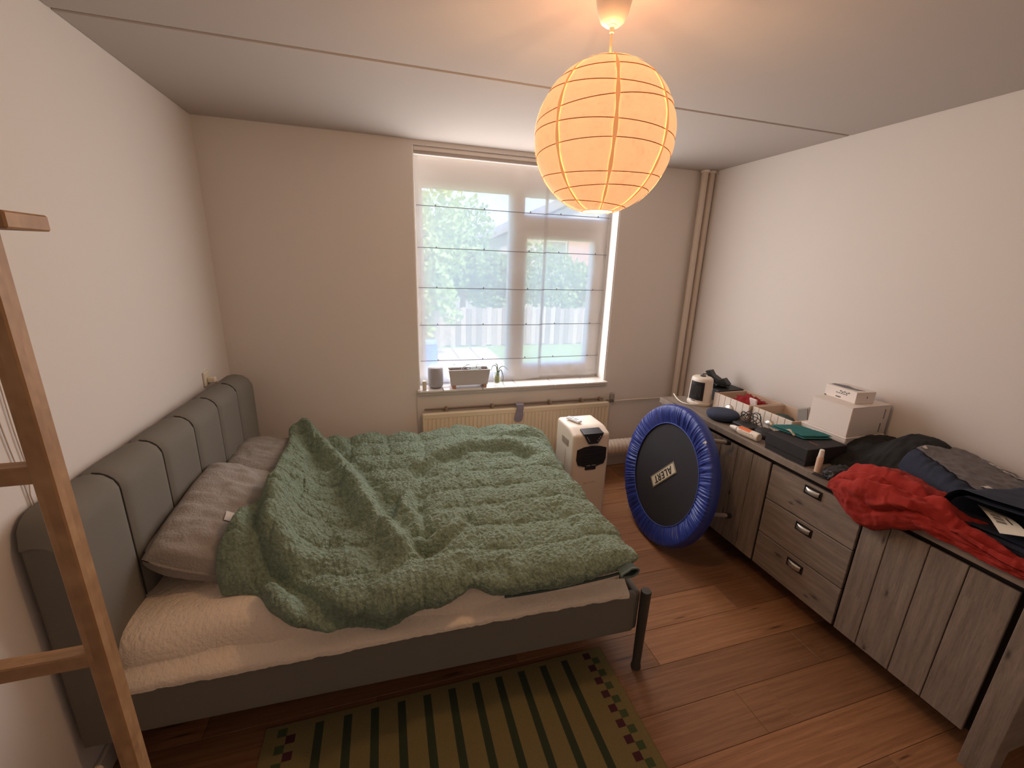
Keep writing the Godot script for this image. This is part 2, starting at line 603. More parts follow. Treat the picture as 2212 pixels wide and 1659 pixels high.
func build_garden() -> void:
	var gr := mat("grass", rgb(140, 165, 108), 0.95)
	var lawn := struct_node("lawn")
	part("turf", MB.new().box(Vector3(6.0, -0.16, -7.5), Vector3(24, 0.1, 14)), gr, lawn)
	var pv := struct_node("pavement")
	var pm := mat("paver", rgb(205, 180, 165), 0.9)
	for i in 5:
		for j in 9:
			part("paver", MB.new().box(Vector3(1.4 + i * 0.42, -0.09, -1.1 - j * 0.6), Vector3(0.41, 0.05, 0.59), 0.008), pm, pv)
	# wooden fence
	var fn := thing("garden_fence", "grey weathered board fence at the end of the garden", "fence", Vector3(0, -0.1, -6.6))
	var fw := [mat("fence_wood", rgb(176, 158, 150), 0.9), mat("fence_wood_pale", rgb(196, 178, 168), 0.9), mat("fence_wood_dark", rgb(150, 134, 126), 0.9)]
	for k in 44:
		part("board", MB.new().box(Vector3(1.3 + k * 0.125, 0.45 + 0.02 * sin(k * 2.3), 0), Vector3(0.121, 0.9, 0.02), 0.003), fw[(k * 7 + k / 3) % 3], fn)
	for k in 2:
		part("rail", MB.new().box(Vector3(4.0, 0.25 + 0.45 * k, -0.03), Vector3(5.6, 0.07, 0.035), 0.003), fw[2], fn)
	# neighbour's house
	var hs := thing("brick_house", "neighbouring house with a low pitched roof behind the garden hedge", "house", Vector3(8.4, -0.1, -11))
	var bm := mat("house_brick", rgb(205, 150, 140), 0.9)
	part("wall", MB.new().prism(PackedVector2Array([Vector2(-3.6, 0), Vector2(4, 0), Vector2(4, 4.4), Vector2(0.6, 4.7), Vector2(-3.6, 2.75)]), -4, 0), mat("house_render", rgb(196, 186, 176), 0.9), hs)
	for k in 2:
		part("roof", MB.new().box(Vector3([-1.65, 2.6][k], [3.83, 3.9][k], -1.9), Vector3([5.3, 4.9][k], 0.14, 4.6), 0.02, Basis(Vector3(0, 0, 1), [0.434, -0.4][k])), mat("house_roof", rgb(150, 140, 136), 0.8), hs)
	part("brick_panel", MB.new().box(Vector3(-0.3, 2.2, 0.03), Vector3(1.7, 1.1, 0.05)), bm, hs)
	part("window", MB.new().box(Vector3(-1.6, 2.3, 0.03), Vector3(0.7, 0.8, 0.05), 0.01), mat("house_window", rgb(120, 120, 122), 0.3), hs)
	# trees and hedge: crown of leaves, trunk
	var bark := mat("bark", rgb(96, 78, 62), 0.95)
	var leafs := [mat("leaf_light", rgb(172, 190, 132), 0.7), mat("leaf_mid", rgb(146, 168, 118), 0.7), mat("leaf_dark", rgb(128, 150, 112), 0.7)]
	for l in leafs:
		l.backlight_enabled = true
		l.backlight = Color(0.6, 0.7, 0.3)
	var lf := MB.new()
	lf.face([Vector3(0, 0, 0), Vector3(0.35, 0.5, 0.06), Vector3(0, 1, 0), Vector3(-0.35, 0.5, 0.06)], Vector3(0, 0, 1))
	var lm := lf.mesh()
	var rng := RandomNumberGenerator.new()
	rng.seed = 5
	var spec := [
		["garden_tree", "tall pale green tree filling the left of the window view", Vector3(1.75, -0.1, -5.4), Vector3(0.95, 1.75, 0.8), 2.0, 0, 4200],
		["garden_tree", "slender tree against the sky behind the fence", Vector3(2.9, -0.1, -7.4), Vector3(0.8, 1.1, 0.7), 2.35, 1, 2300],
		["garden_hedge", "broad dark hedge standing behind the fence", Vector3(4.1, -0.1, -8.0), Vector3(2.4, 1.05, 0.7), 1.5, 2, 6500],
		["garden_shrub", "leafy shrub before the neighbouring house on the right", Vector3(6.6, -0.1, -8.0), Vector3(1.3, 0.95, 0.6), 1.2, 1, 2600],
	]
	for s in spec:
		var o := thing(s[0], s[1], "hedge" if s[0] == "garden_hedge" else "shrub" if s[0] == "garden_shrub" else "tree", s[2])
		part("trunk", MB.new().tube([Vector3(0, -0.02, 0), Vector3(0.04, s[4] * 0.6, 0.02), Vector3(-0.05, s[4] + s[3].y * 0.4, 0)], 0.07, 10, false, true, func(q): return lerpf(0.09, 0.03, q)), bark, o)
		var mm := MultiMesh.new()
		mm.transform_format = MultiMesh.TRANSFORM_3D
		mm.mesh = lm
		mm.instance_count = s[6]
		for k in s[6]:
			var d := Vector3(rng.randfn(), rng.randfn(), rng.randfn()).normalized()
			var rr := pow(rng.randf(), 0.4) * (0.85 + 0.25 * sin(d.x * 7.0 + d.y * 5.0))
			var p: Vector3 = Vector3(0, s[4], 0) + d * rr * s[3]
			if p.y < 0.05:
				p.y = 0.05 + rng.randf() * 0.5
			var bs := Basis.from_euler(Vector3(rng.randf_range(-1, 1), rng.randf() * TAU, rng.randf() * TAU)).scaled(Vector3.ONE * rng.randf_range(0.09, 0.17))
			mm.set_instance_transform(k, Transform3D(bs, p))
		var mi := MultiMeshInstance3D.new()
		mi.name = "foliage"
		mi.multimesh = mm
		mi.material_override = leafs[s[5]]
		mi.set_meta("kind", "stuff")
		o.add_child(mi)
	# blue water butt and yellow-flowered plant
	var wb := thing("water_barrel", "blue plastic water barrel on the garden pavement at the left", "barrel", Vector3(1.62, -0.065, -2.9))
	var bl := mat("barrel_blue", rgb(70, 130, 215), 0.5)
	part("barrel", MB.new().lathe([Vector2(0.001, 0), Vector2(0.12, 0), Vector2(0.135, 0.05), Vector2(0.14, 0.4), Vector2(0.13, 0.74), Vector2(0.001, 0.74)], 24), bl, wb)
	part("lid", MB.new().lathe([Vector2(0.135, 0.74), Vector2(0.14, 0.74), Vector2(0.14, 0.77), Vector2(0.001, 0.785)], 24), mat("barrel_lid", rgb(150, 175, 205), 0.5), wb)

func build_lamp() -> void:
	var o := thing("pendant_lamp", "round paper lantern pendant glowing orange below the ceiling", "lamp", Vector3(1.748, 0, 1.862))
	var wh := mat("lamp_plastic", rgb(240, 228, 216), 0.4)
	part("ceiling_cup", MB.new().lathe([Vector2(0.012, 2.513), Vector2(0.024, 2.515), Vector2(0.036, 2.524), Vector2(0.046, 2.545), Vector2(0.053, 2.575), Vector2(0.055, 2.6)], 32), wh, o)
	part("strain_relief", MB.new().lathe([Vector2(0.004, 2.494), Vector2(0.007, 2.496), Vector2(0.008, 2.508), Vector2(0.015, 2.512), Vector2(0.016, 2.517)], 20), wh, o)
	part("cable", MB.new().tube([Vector3(0, 2.5, 0), Vector3(0.001, 2.35, 0), Vector3(0, 2.15, 0)], 0.0035, 8), mat("lamp_cable", rgb(236, 214, 190), 0.5), o)
	var paper := mat("lantern_paper", rgb(255, 226, 190), 0.9)
	paper.emission_enabled = true
	paper.emission = rgb(255, 177, 118)
	paper.emission_energy_multiplier = 0.93
	paper.emission_operator = BaseMaterial3D.EMISSION_OP_MULTIPLY
	paper.emission_texture = noise_tex(0.016, FastNoiseLite.TYPE_SIMPLEX, 208, 512, [Color(0.86, 0.84, 0.80), Color(0.97, 0.97, 0.97), Color.WHITE, Color.WHITE, Color(0.9, 0.88, 0.84)], 4)
	bump(paper, noise_tex(0.02, FastNoiseLite.TYPE_CELLULAR, 8, 512), 0.35)
	tri(paper, Vector3.ONE * 3.0)
	var cy := 2.205
	var R := 0.222
	var tilt := [Vector2(0, 0), Vector2(0.1, 0.3), Vector2(0.04, 2.6), Vector2(0.09, 1.2), Vector2(0.1, 3.6), Vector2(0.05, 0.4), Vector2(0.06, 5.1), Vector2(0.07, 2.0), Vector2(0.03, 4.0), Vector2(0.09, 0.9), Vector2(0, 0)]
	var nw := 10
	# polar angle of wire k at azimuth a
	var th := func(k: int, a: float) -> float:
		return lerpf(0.235, PI - 0.235, float(k) / nw) + tilt[k].x * cos(a - tilt[k].y)
	part("paper_shade", MB.new().grid(96, 120, func(u, w):
		var a: float = u * TAU
		var q: float = (1.0 - w) * nw
		var k := mini(int(q), nw - 1)
		var f: float = q - k
		var tt: float = lerpf(th.call(k, a), th.call(k + 1, a), f)
		var r: float = R - 0.004 * pow(1.0 - sin(f * PI), 2.0) - 0.0025 * pow(sin(a * 4.0 + 0.25), 2.0) * sin(f * PI)
		return Vector3(r * sin(tt) * cos(a), cy + r * 1.008 * cos(tt), r * sin(tt) * sin(a)), true, true), paper, o)
	var wire := mat("lantern_wire", rgb(172, 104, 60), 0.8)
	for k in range(0, nw + 1):
		var pts := []
		for j in 72:
			var a := TAU * j / 72
			var tt: float = th.call(k, a)
			pts.append(Vector3(R * 0.987 * sin(tt) * cos(a), cy + R * 0.995 * cos(tt), R * 0.987 * sin(tt) * sin(a)))
		part("wire_hoop", MB.new().tube(pts, 0.0013, 6, true), wire, o)
	# pasted paper seams
	var seam := mat("lantern_seam", rgb(232, 168, 110), 0.9)
	seam.emission_enabled = true
	seam.emission = rgb(232, 148, 92)
	seam.emission_energy_multiplier = 0.7
	for k in 8:
		var a0 := TAU * k / 8.0 + 0.33
		part("paper_seam", MB.new().grid(2, 60, func(u, w):
			var a: float = a0 + (u - 0.5) * 0.05 * (1.0 + 0.25 * sin(w * 40.0 + k))
			var tt := lerpf(0.25, PI - 0.25, 1.0 - w)
			return Vector3(R * 1.0015 * sin(tt) * cos(a), cy + R * 1.0095 * cos(tt), R * 1.0015 * sin(tt) * sin(a)), true), seam, o)
	var bulb := mat("lamp_bulb", rgb(255, 230, 190), 0.4)
	bulb.emission_enabled = true
	bulb.emission = rgb(255, 190, 100)
	bulb.emission_energy_multiplier = 3.0
	part("bulb", MB.new().lathe([Vector2(0.001, 2.02), Vector2(0.02, 2.026), Vector2(0.03, 2.045), Vector2(0.03, 2.065), Vector2(0.02, 2.09), Vector2(0.014, 2.105)], 20), bulb, o)
	part("socket", MB.new().lathe([Vector2(0.018, 2.105), Vector2(0.02, 2.11), Vector2(0.02, 2.145), Vector2(0.006, 2.153)], 20), wh, o)
	var l := OmniLight3D.new()
	l.name = "lamp_light"
	l.light_color = rgb(255, 205, 156)
	l.light_energy = 0.40
	l.light_size = 0.06
	l.omni_range = 8.0
	l.omni_attenuation = 2.0
	l.shadow_enabled = true
	o.add_child(l)
	l.position = Vector3(0, 2.055, 0)

func dist_seg(p: Vector2, a: Vector2, b: Vector2) -> float:
	var d := b - a
	var tt := clampf((p - a).dot(d) / d.length_squared(), 0.0, 1.0)
	return p.distance_to(a + d * tt)

func ridge(p: Vector2, pts: Array, wd: float) -> float:
	var m := 9.0
	for k in pts.size() - 1:
		m = minf(m, dist_seg(p, pts[k], pts[k + 1]))
	return exp(-m * m / (wd * wd))

func curve_at(pts: Array, s: float) -> Vector2:
	# Catmull-Rom by arc length over the polyline
	var L := [0.0]
	for k in range(1, pts.size()):
		L.append(L[k - 1] + pts[k].distance_to(pts[k - 1]))
	var tt: float = clampf(s, 0.0, 1.0) * L[-1]
	var k := 0
	while k < pts.size() - 2 and L[k + 1] < tt:
		k += 1
	var f: float = clampf((tt - L[k]) / maxf(L[k + 1] - L[k], 1e-6), 0.0, 1.0)
	return pts[k].cubic_interpolate(pts[k + 1], pts[maxi(k - 1, 0)], pts[mini(k + 2, pts.size() - 1)], f)

func build_bed() -> void:
	var up := mat("bed_fabric", rgb(120, 115, 106), 0.92)
	bump(up, noise_tex(0.25, FastNoiseLite.TYPE_SIMPLEX, 4, 256), 0.06)
	tri(up, Vector3.ONE * 9.0)
	var bed := thing("double_bed", "grey upholstered double bed with a channelled headboard at the left wall", "bed", Vector3(2.1, 0, 1.93), -0.034)
	var un := Vector3(2.1, 0, 1.93)
	# headboard: core and six padded channels
	var z0 := 0.25
	var z1 := 1.95
	var ty := 1.085
	var hb := PackedVector2Array()
	for k in 9:
		var a := PI / 2 * k / 8
		hb.append(Vector2(z1 - 0.09 + 0.085 * sin(a), ty - 0.115 + 0.085 * cos(a)))
	hb.append(Vector2(z1, 0.22))
	hb.append(Vector2(z0, 0.22))
	for k in 9:
		var a := PI / 2 * k / 8
		hb.append(Vector2(z0 + 0.09 - 0.085 * cos(a), ty - 0.115 + 0.085 * sin(a)))
	var hbs := Basis(Vector3(0, 0, 1), Vector3(0, 1, 0), Vector3(1, 0, 0))
	var core := part("headboard", MB.new().prism(hb, 0.02, 0.10, -un, hbs), up, bed)
	var pw := (z1 - z0) / 6.0
	for k in 6:
		var a0 := z0 + k * pw
		part("headboard_channel", MB.new().grid(16, 40, func(u, w):
			var z: float = a0 + u * pw
			var dz: float = minf(z - z0, z1 - z)
			var yt := ty - (0.09 - sqrt(maxf(0.0081 - pow(maxf(0.09 - dz, 0.0), 2.0), 0.0)))
			var cu: float = 1.0 - pow(absf(2.0 * u - 1.0), 6.0)
			var prof: float = w * 1.12
			var x := 0.0
			var y := 0.0
			if prof < 1.0:
				x = 0.118 + 0.014 * sqrt(cu)
				y = lerpf(0.22, yt - 0.07, prof)
			else:
				var an := (prof - 1.0) / 0.12 * PI / 2 * 1.3
				x = 0.05 + (0.068 + 0.014 * sqrt(cu)) * cos(an)
				y = yt - 0.07 + (0.064 + 0.006 * sqrt(cu)) * sin(an)
			return Vector3(x, y, z) - un, true), up, core)
	var pipe := mat("bed_piping", rgb(66, 62, 56), 0.9)
	for k in range(1, 6):
		var z := z0 + k * pw
		var pts := []
		for j in 8:
			pts.append(Vector3(0.121, lerpf(0.3, ty - 0.07, j / 7.0), z) - un)
		for j in range(1, 6):
			var an := j / 5.0 * PI / 2
			pts.append(Vector3(0.05 + 0.071 * cos(an), ty - 0.07 + 0.066 * sin(an), z) - un)
		part("piping", MB.new().tube(pts, 0.0028, 6), pipe, core)
	# rails
	part("side_rail", MB.new().rbox(Vector3(1.105, 0.308, 1.905) - un, Vector3(1.93, 0.21, 0.042), 0.018, 8), up, bed)
	part("side_rail", MB.new().rbox(Vector3(1.105, 0.308, 0.275) - un, Vector3(1.93, 0.21, 0.042), 0.018, 8), up, bed)
	part("foot_rail", MB.new().rbox(Vector3(2.075, 0.308, 1.09) - un, Vector3(0.036, 0.21, 1.65), 0.016, 8), up, bed)
	var leg := mat("bed_leg", rgb(64, 62, 58), 0.45)
	for q in [Vector3(2.100, 0, 1.936), Vector3(2.112, 0, 0.262), Vector3(0.075, 0, 1.87), Vector3(0.075, 0, 0.30)]:
		var tall := 0.435 if q.x > 1.0 else 0.24
		part("leg", MB.new().lathe([Vector2(0.001, 0), Vector2(0.022, 0), Vector2(0.024, 0.012), Vector2(0.0195, 0.03), Vector2(0.022, tall * 0.7), Vector2(0.0235, tall - 0.004), Vector2(0.021, tall), Vector2(0.001, tall)], 20, q - un), leg, bed)
	part("slat_base", MB.new().box(Vector3(1.08, 0.30, 1.09) - un, Vector3(1.88, 0.03, 1.59), 0.004), mat("slat_wood", rgb(150, 120, 90), 0.8), bed)
	# mattress under a cream sherpa sheet
	var cream := mat("sherpa_cream", rgb(244, 228, 208), 0.95)
	cream.rim_enabled = true
	cream.rim = 0.4
	bump(cream, noise_tex(0.03, FastNoiseLite.TYPE_CELLULAR, 21, 512, [Color.WHITE, Color.BLACK]), 0.5)
	tri(cream, Vector3.ONE * 4.2)
	var fz := FastNoiseLite.new()
	fz.seed = 3
	fz.frequency = 2.2
	var mt := part("mattress", MB.new().rbox(Vector3(1.031, 0.445, 1.075) - un, Vector3(2.026, 0.25, 1.61), 0.10, 60, Basis(), func(p: Vector3, d: Vector3):
		var q := p
		q += d * (0.009 * fz.get_noise_3d(p.x * 1.2, p.y * 2.0, p.z * 1.2))
		if d.y > 0.5:
			q.y += 0.012 * exp(-pow((p.x + 0.55) * 4.0 - (p.z - 0.6) * 3.0, 2.0) * 2.0) * clampf((p.z - 0.4) * 3.0, 0, 1)
		if p.z > 0.6 and d.z > 0.3:
			q.z += 0.012 * exp(-pow((p.x + 0.72) * 9.0 + p.y * 12.0, 2.0)) + 0.010 * exp(-pow((p.x - 0.25) * 7.0 - p.y * 10.0, 2.0)) + 0.006 * sin(p.x * 11.0)
		return q), cream, self)
	part("sheet_hem", MB.new().grid(160, 8, func(u, w):
		var x := lerpf(0.14, 2.02, u)
		var lo: float = lerpf(0.390, 0.412, smoothstep(0.2, 1.5, x)) + 0.007 * fz.get_noise_2d(x * 5.0, 3.0) + 0.003 * fz.get_noise_2d(x * 22.0, 9.0)
		var y := lerpf(0.47, lo, w)
		var z := lerpf(1.878, 1.9335, smoothstep(0.0, 0.75, w)) + 0.004 * fz.get_noise_2d(x * 6.0, 1.0)
		return Vector3(x, y, z) - un), cream, mt)
	mt.position = un
	mt.rotation.y = -0.034
	tag(mt, "thick mattress in a cream fleece sheet on the grey bed", "mattress")
	# pillows
	var grey := mat("sherpa_grey", rgb(158, 150, 142), 0.95)
	grey.rim_enabled = true
	grey.rim = 0.35
	bump(grey, noise_tex(0.04, FastNoiseLite.TYPE_CELLULAR, 31, 512, [Color.WHITE, Color.BLACK]), 0.35)
	tri(grey, Vector3.ONE * 5.0)
	for k in 2:
		var sz: Vector3 = [Vector3(0.49, 0.2, 0.74), Vector3(0.5, 0.15, 0.62)][k]
		var at: Vector3 = [Vector3(0.355, 0.66, 1.285), Vector3(0.385, 0.625, 0.64)][k]
		var p := thing("pillow", ["plump grey fleece pillow with a white care tag, the nearer one on the bed", "flatter grey fleece pillow by the window wall, partly under the green quilt"][k], "pillow", at, 0.0, "grey fleece pillows")
		p.rotation = [Vector3(0.06, 0.0, -0.45), Vector3(-0.04, 0.05, -0.22)][k]
		var fn := FastNoiseLite.new()
		fn.seed = 40 + k
		fn.frequency = 3.5
		var body := MB.new()
		for sd in [1.0, -1.0]:
			body.grid(48, 56, func(u, w):
				var a: float = u * 2.0 - 1.0
				var b: float = w * 2.0 - 1.0
				var e := pow(maxf((1.0 - pow(absf(a), 3.0)) * (1.0 - pow(absf(b), 3.2)), 0.0), 0.36)
				var pinch := 1.0 - 0.05 * (1.0 - absf(a)) * absf(b) - 0.04 * (1.0 - absf(b)) * absf(a) - 0.09 * a * a * b * b
				var wr := fn.get_noise_3d(a * 0.5, b * 1.4, sd) * 0.022 * e + 0.008 * sin(b * 9.0 + a * 3.0) * e * smoothstep(0.2, 1.0, absf(a))
				return Vector3(a * sz.x * 0.5 * pinch, sd * (e * sz.y * 0.5 + wr + 0.002), b * sz.z * 0.5 * pinch), sd > 0.0)
		part("cushion", body, grey, p)
		var sm := []
		for j in 80:
			var an := TAU * j / 80
			var ca := cos(an)
			var sa := sin(an)
			var s2 := 1.0 / maxf(absf(ca), absf(sa))
			s2 = minf(s2, 1.30)
			var a := ca * s2
			var b := sa * s2
			var pinch := 1.0 - 0.05 * (1.0 - absf(a)) * absf(b) - 0.04 * (1.0 - absf(b)) * absf(a) - 0.09 * a * a * b * b
			sm.append(Vector3(a * sz.x * 0.5 * pinch, 0, b * sz.z * 0.5 * pinch))
		part("edge_seam", MB.new().tube(sm, 0.006, 6, true), grey, p)
		if k == 0:
			part("care_tag", MB.new().grid(8, 4, func(u, w): return Vector3(-0.045 + 0.045 * w + 0.008 * u, 0.104 + 0.008 * sin(u * 3.0) - 0.004 * w, 0.105 + u * 0.06), true), mat("tag_white", rgb(226, 220, 214), 0.6), p, Vector3.ZERO, "white care tag")
	build_quilt()

func build_quilt() -> void:
	var green := mat("sherpa_green", rgb(150, 169, 147), 0.96)
	green.rim_enabled = true
	green.rim = 0.55
	bump(green, noise_tex(0.028, FastNoiseLite.TYPE_CELLULAR, 51, 512, [Color.WHITE, Color.BLACK]), 1.5)
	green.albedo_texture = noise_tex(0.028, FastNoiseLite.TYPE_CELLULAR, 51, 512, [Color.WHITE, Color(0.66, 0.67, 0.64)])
	tri(green, Vector3.ONE * 4.6)
	var far := [Vector2(0.40, 0.36), Vector2(0.47, 0.32), Vector2(0.60, 0.34), Vector2(0.72, 0.31), Vector2(0.9, 0.30), Vector2(1.18, 0.33), Vector2(1.41, 0.30), Vector2(1.55, 0.28), Vector2(1.75, 0.31), Vector2(2.0, 0.34), Vector2(2.15, 0.46)]
	var near := [Vector2(0.41, 1.70), Vector2(0.53, 1.725), Vector2(0.60, 1.82), Vector2(0.70, 1.875), Vector2(0.86, 1.915), Vector2(1.0, 1.95), Vector2(1.09, 1.90), Vector2(1.19, 1.90), Vector2(1.28, 1.885), Vector2(1.33, 1.87), Vector2(1.42, 1.905), Vector2(1.63, 1.92), Vector2(1.85, 1.915), Vector2(1.99, 1.905), Vector2(2.05, 1.875)]
	var left := [Vector2(0.40, 0.36), Vector2(0.44, 0.6), Vector2(0.455, 0.95), Vector2(0.465, 1.2), Vector2(0.445, 1.37), Vector2(0.405, 1.53), Vector2(0.38, 1.63), Vector2(0.41, 1.70)]
	var right := [Vector2(2.15, 0.46), Vector2(2.165, 0.7), Vector2(2.13, 0.9), Vector2(2.06, 1.05), Vector2(2.045, 1.25), Vector2(2.05, 1.47), Vector2(2.10, 1.64), Vector2(2.085, 1.78), Vector2(2.05, 1.875)]
	var R1 := [Vector2(0.51, 0.36), Vector2(0.77, 0.84), Vector2(0.92, 1.3), Vector2(1.06, 1.65)]
	var R2 := [Vector2(1.11, 1.22), Vector2(1.06, 1.41)]
	var R3 := [Vector2(1.2, 0.9), Vector2(1.36, 0.76), Vector2(1.57, 0.66), Vector2(1.83, 0.69), Vector2(1.9, 0.8)]
	var R4 := [Vector2(1.79, 0.6), Vector2(1.98, 0.5), Vector2(2.08, 0.56), Vector2(2.12, 0.76), Vector2(2.1, 0.9)]
	var V5 := [Vector2(0.54, 1.64), Vector2(0.63, 1.73), Vector2(0.74, 1.83), Vector2(0.87, 1.89), Vector2(1.01, 1.92), Vector2(1.05, 1.89)]
	var R5 := [Vector2(1.05, 1.86), Vector2(1.19, 1.82), Vector2(1.28, 1.74), Vector2(1.32, 1.62)]
	var V5b := [Vector2(1.27, 1.87), Vector2(1.33, 1.83), Vector2(1.47, 1.85)]
	var R6 := [Vector2(0.52, 1.2), Vector2(0.56, 1.45), Vector2(0.62, 1.64)]
	var V6 := [Vector2(0.44, 1.2), Vector2(0.49, 1.5), Vector2(0.55, 1.73)]
	var R7 := [Vector2(1.12, 1.39), Vector2(1.12, 1.6), Vector2(1.17, 1.65), Vector2(1.24, 1.62), Vector2(1.33, 1.54)]
	var V8 := [Vector2(0.47, 0.36), Vector2(0.58, 0.7), Vector2(0.66, 1.05)]
	var V9 := [Vector2(1.17, 1.24), Vector2(1.27, 1.12), Vector2(1.4, 1.05)]
	var fn := FastNoiseLite.new()
	fn.seed = 9
	fn.frequency = 1.0
	fn.fractal_octaves = 3
	var cl := FastNoiseLite.new()
	cl.seed = 19
	cl.noise_type = FastNoiseLite.TYPE_SIMPLEX
	cl.fractal_octaves = 2
	cl.frequency = 42.0
	var sm := 0.575
	# the bed's surface in unrolled coordinates: past the mattress edges the cloth turns down
	var drape := func(p: Vector2, h: float) -> Vector3:
		var nx := 0.0
		var nz := 0.0
		var x := p.x
		var z := p.y
		var y: float = sm + 0.19 * smoothstep(0.76, 0.40, p.x) * smoothstep(1.73, 1.53, p.y) * (0.9 + 0.1 * sin(p.y * 6.0)) * lerpf(0.68, 1.0, smoothstep(0.35, 0.9, p.y))
		var r := 0.05
		var ze := 1.85 - 0.034 * (2.05 - p.x)
		if z > ze:
			var s := z - ze
			var a := minf(s / r, PI / 2)
			z = ze + r * sin(a)
			y -= r * (1.0 - cos(a)) + maxf(s - r * PI / 2, 0.0)
			nz = sin(a)
		if x > 2.0:
			var s := x - 2.0
			var a := minf(s / r, PI / 2)
			x = 2.0 + r * sin(a)
			y -= r * (1.0 - cos(a)) + maxf(s - r * PI / 2, 0.0)
			nx = sin(a)
		var nrm := Vector3(nx, sqrt(maxf(0.0, 1.0 - minf(nx * nx + nz * nz, 1.0))), nz).normalized()
		return Vector3(x, y, z) + nrm * h
	var P00: Vector2 = far[0]
	var P10: Vector2 = far[-1]
	var P01: Vector2 = near[0]
	var P11: Vector2 = near[-1]
	var NU := 300
	var NV := 300
	var fu := []
	var nu := []
	var lv := []
	var rv := []
	for k in NU + 1:
		fu.append(curve_at(far, float(k) / NU))
		nu.append(curve_at(near, float(k) / NU))
	for k in NV + 1:
		lv.append(curve_at(left, float(k) / NV))
		rv.append(curve_at(right, float(k) / NV))
	var q := MB.new()
	q.grid(NU, NV, func(u0, v0):
		# finer sampling near the rolled edges
		var u: float = u0
		var w: float = v0
		var iu := roundi(u * NU)
		var iw := roundi(w * NV)
		var p: Vector2 = fu[iu] * (1 - w) + nu[iu] * w + lv[iw] * (1 - u) + rv[iw] * u - (P00 * (1 - u) * (1 - w) + P10 * u * (1 - w) + P01 * (1 - u) * w + P11 * u * w)
		var ed := minf(minf(u * 1.7, (1 - u) * 1.7), minf(w * 1.65, (1 - w) * 1.65))
		var roll := 0.05
		var e := 1.0
		if ed < roll:
			e = sqrt(maxf(1.0 - pow(1.0 - ed / roll, 2.0), 0.0))
		# quilting: shallow squares between stitched lines
		var wob := 0.06 * fn.get_noise_2d(p.x * 2.0, p.y * 2.0 + 7.0)
		var qa := absf(sin(PI * (u * 8.0 + wob * 2.0 + 0.25)))
		var qb := absf(sin(PI * (w * 9.0 + wob * 2.0)))
		var h := 0.030 + 0.028 * pow(qa, 0.3) * pow(qb, 0.3)
		h += 0.022 * fn.get_noise_2d(p.x * 3.0, p.y * 3.0)
		# crumples run towards the middle fold
		var cr := fn.get_noise_2d(p.x * 5.0 + p.y * 9.0, p.y * 3.0 - p.x * 4.0)
		h += 0.022 * cr * clampf(1.6 - p.x, 0.25, 1.0) + 0.008 * absf(fn.get_noise_2d(p.x * 14.0 + 3.0, p.y * 9.0))
		h += 0.07 * ridge(p, R1, 0.05) - 0.03 * ridge(p + Vector2(-0.085, 0.03), R1, 0.04) - 0.015 * ridge(p + Vector2(0.09, -0.03), R1, 0.04)
		h += 0.05 * ridge(p, R2, 0.032) - 0.03 * ridge(p + Vector2(0.055, 0), R2, 0.022) - 0.02 * ridge(p + Vector2(-0.06, 0), R2, 0.025)
		h += 0.05 * ridge(p, R3, 0.055) - 0.032 * ridge(p + Vector2(0.02, -0.085), R3, 0.028)
		h += 0.055 * ridge(p, R4, 0.05) - 0.02 * ridge(p + Vector2(0.05, -0.06), R4, 0.025)
		h += -0.052 * ridge(p, V5, 0.022) + 0.022 * ridge(p + Vector2(0.0, -0.07), V5, 0.05) + 0.03 * ridge(p, R5, 0.06) - 0.02 * ridge(p, V5b, 0.02)
		h += 0.075 * ridge(p, R6, 0.06) - 0.075 * ridge(p, V6, 0.028)
		h += 0.05 * ridge(p, R7, 0.032) - 0.03 * ridge(p + Vector2(0, -0.055), R7, 0.022) - 0.02 * ridge(p + Vector2(-0.05, 0.05), R7, 0.025)
		h -= 0.024 * ridge(p, V8, 0.035) + 0.016 * ridge(p, V9, 0.02)
		# the pillow below lifts the cloth at the left
		h = maxf(h, 0.016)
		h = h * e + 0.0055 * cl.get_noise_2d(p.x, p.y) * e + 0.002
		return drape.call(p, h), true)
	var o := thing("quilted_blanket", "crumpled green fleece quilt with stitched squares spread over the bed", "blanket")
	part("quilt", q, green, o)
	# piped hem along the near edge of the foot end, ending in a small curl that shows the lining
	var lin := mat("quilt_lining", rgb(78, 92, 88), 0.9)
	var pts := []
	for k in range(0, 49):
		var s := lerpf(0.66, 0.985, k / 48.0)
		pts.append(drape.call(curve_at(near, s) + Vector2(0, 0.010), 0.014))
	part("hem_binding", MB.new().tube(pts, 0.006, 8), lin, o)
	var curl := MB.new()
	curl.grid(28, 10, func(u, w):
		var a: float = u * TAU
		var r = 1.0 - 0.25 * w
		var x = cos(a) * 0.046 * r
		var y = sin(a) * 0.021 * r * (0.55 + 0.45 * cos(a * 0.5) ** 2 if cos(a) < 0.0 else 1.0)
		return Vector3(1.985 + x, 0.572 + y, 1.962 - w * 0.16 + x * -0.15), false, true)
	var rim := []
	for k in 28:
		var a := TAU * k / 28
		var x := cos(a) * 0.046
		var y := sin(a) * 0.021 * (0.55 + 0.45 * cos(a * 0.5) ** 2 if cos(a) < 0.0 else 1.0)
		rim.append(Vector3(1.985 + x, 0.572 + y, 1.962 + x * -0.15))
	var cp := part("curled_corner", curl, lin, o, Vector3.ZERO, "curled corner showing the smooth lining")
	part("curl_edge", MB.new().tube(rim, 0.005, 8, true), mat("quilt_piping", rgb(104, 118, 112), 0.9), cp)

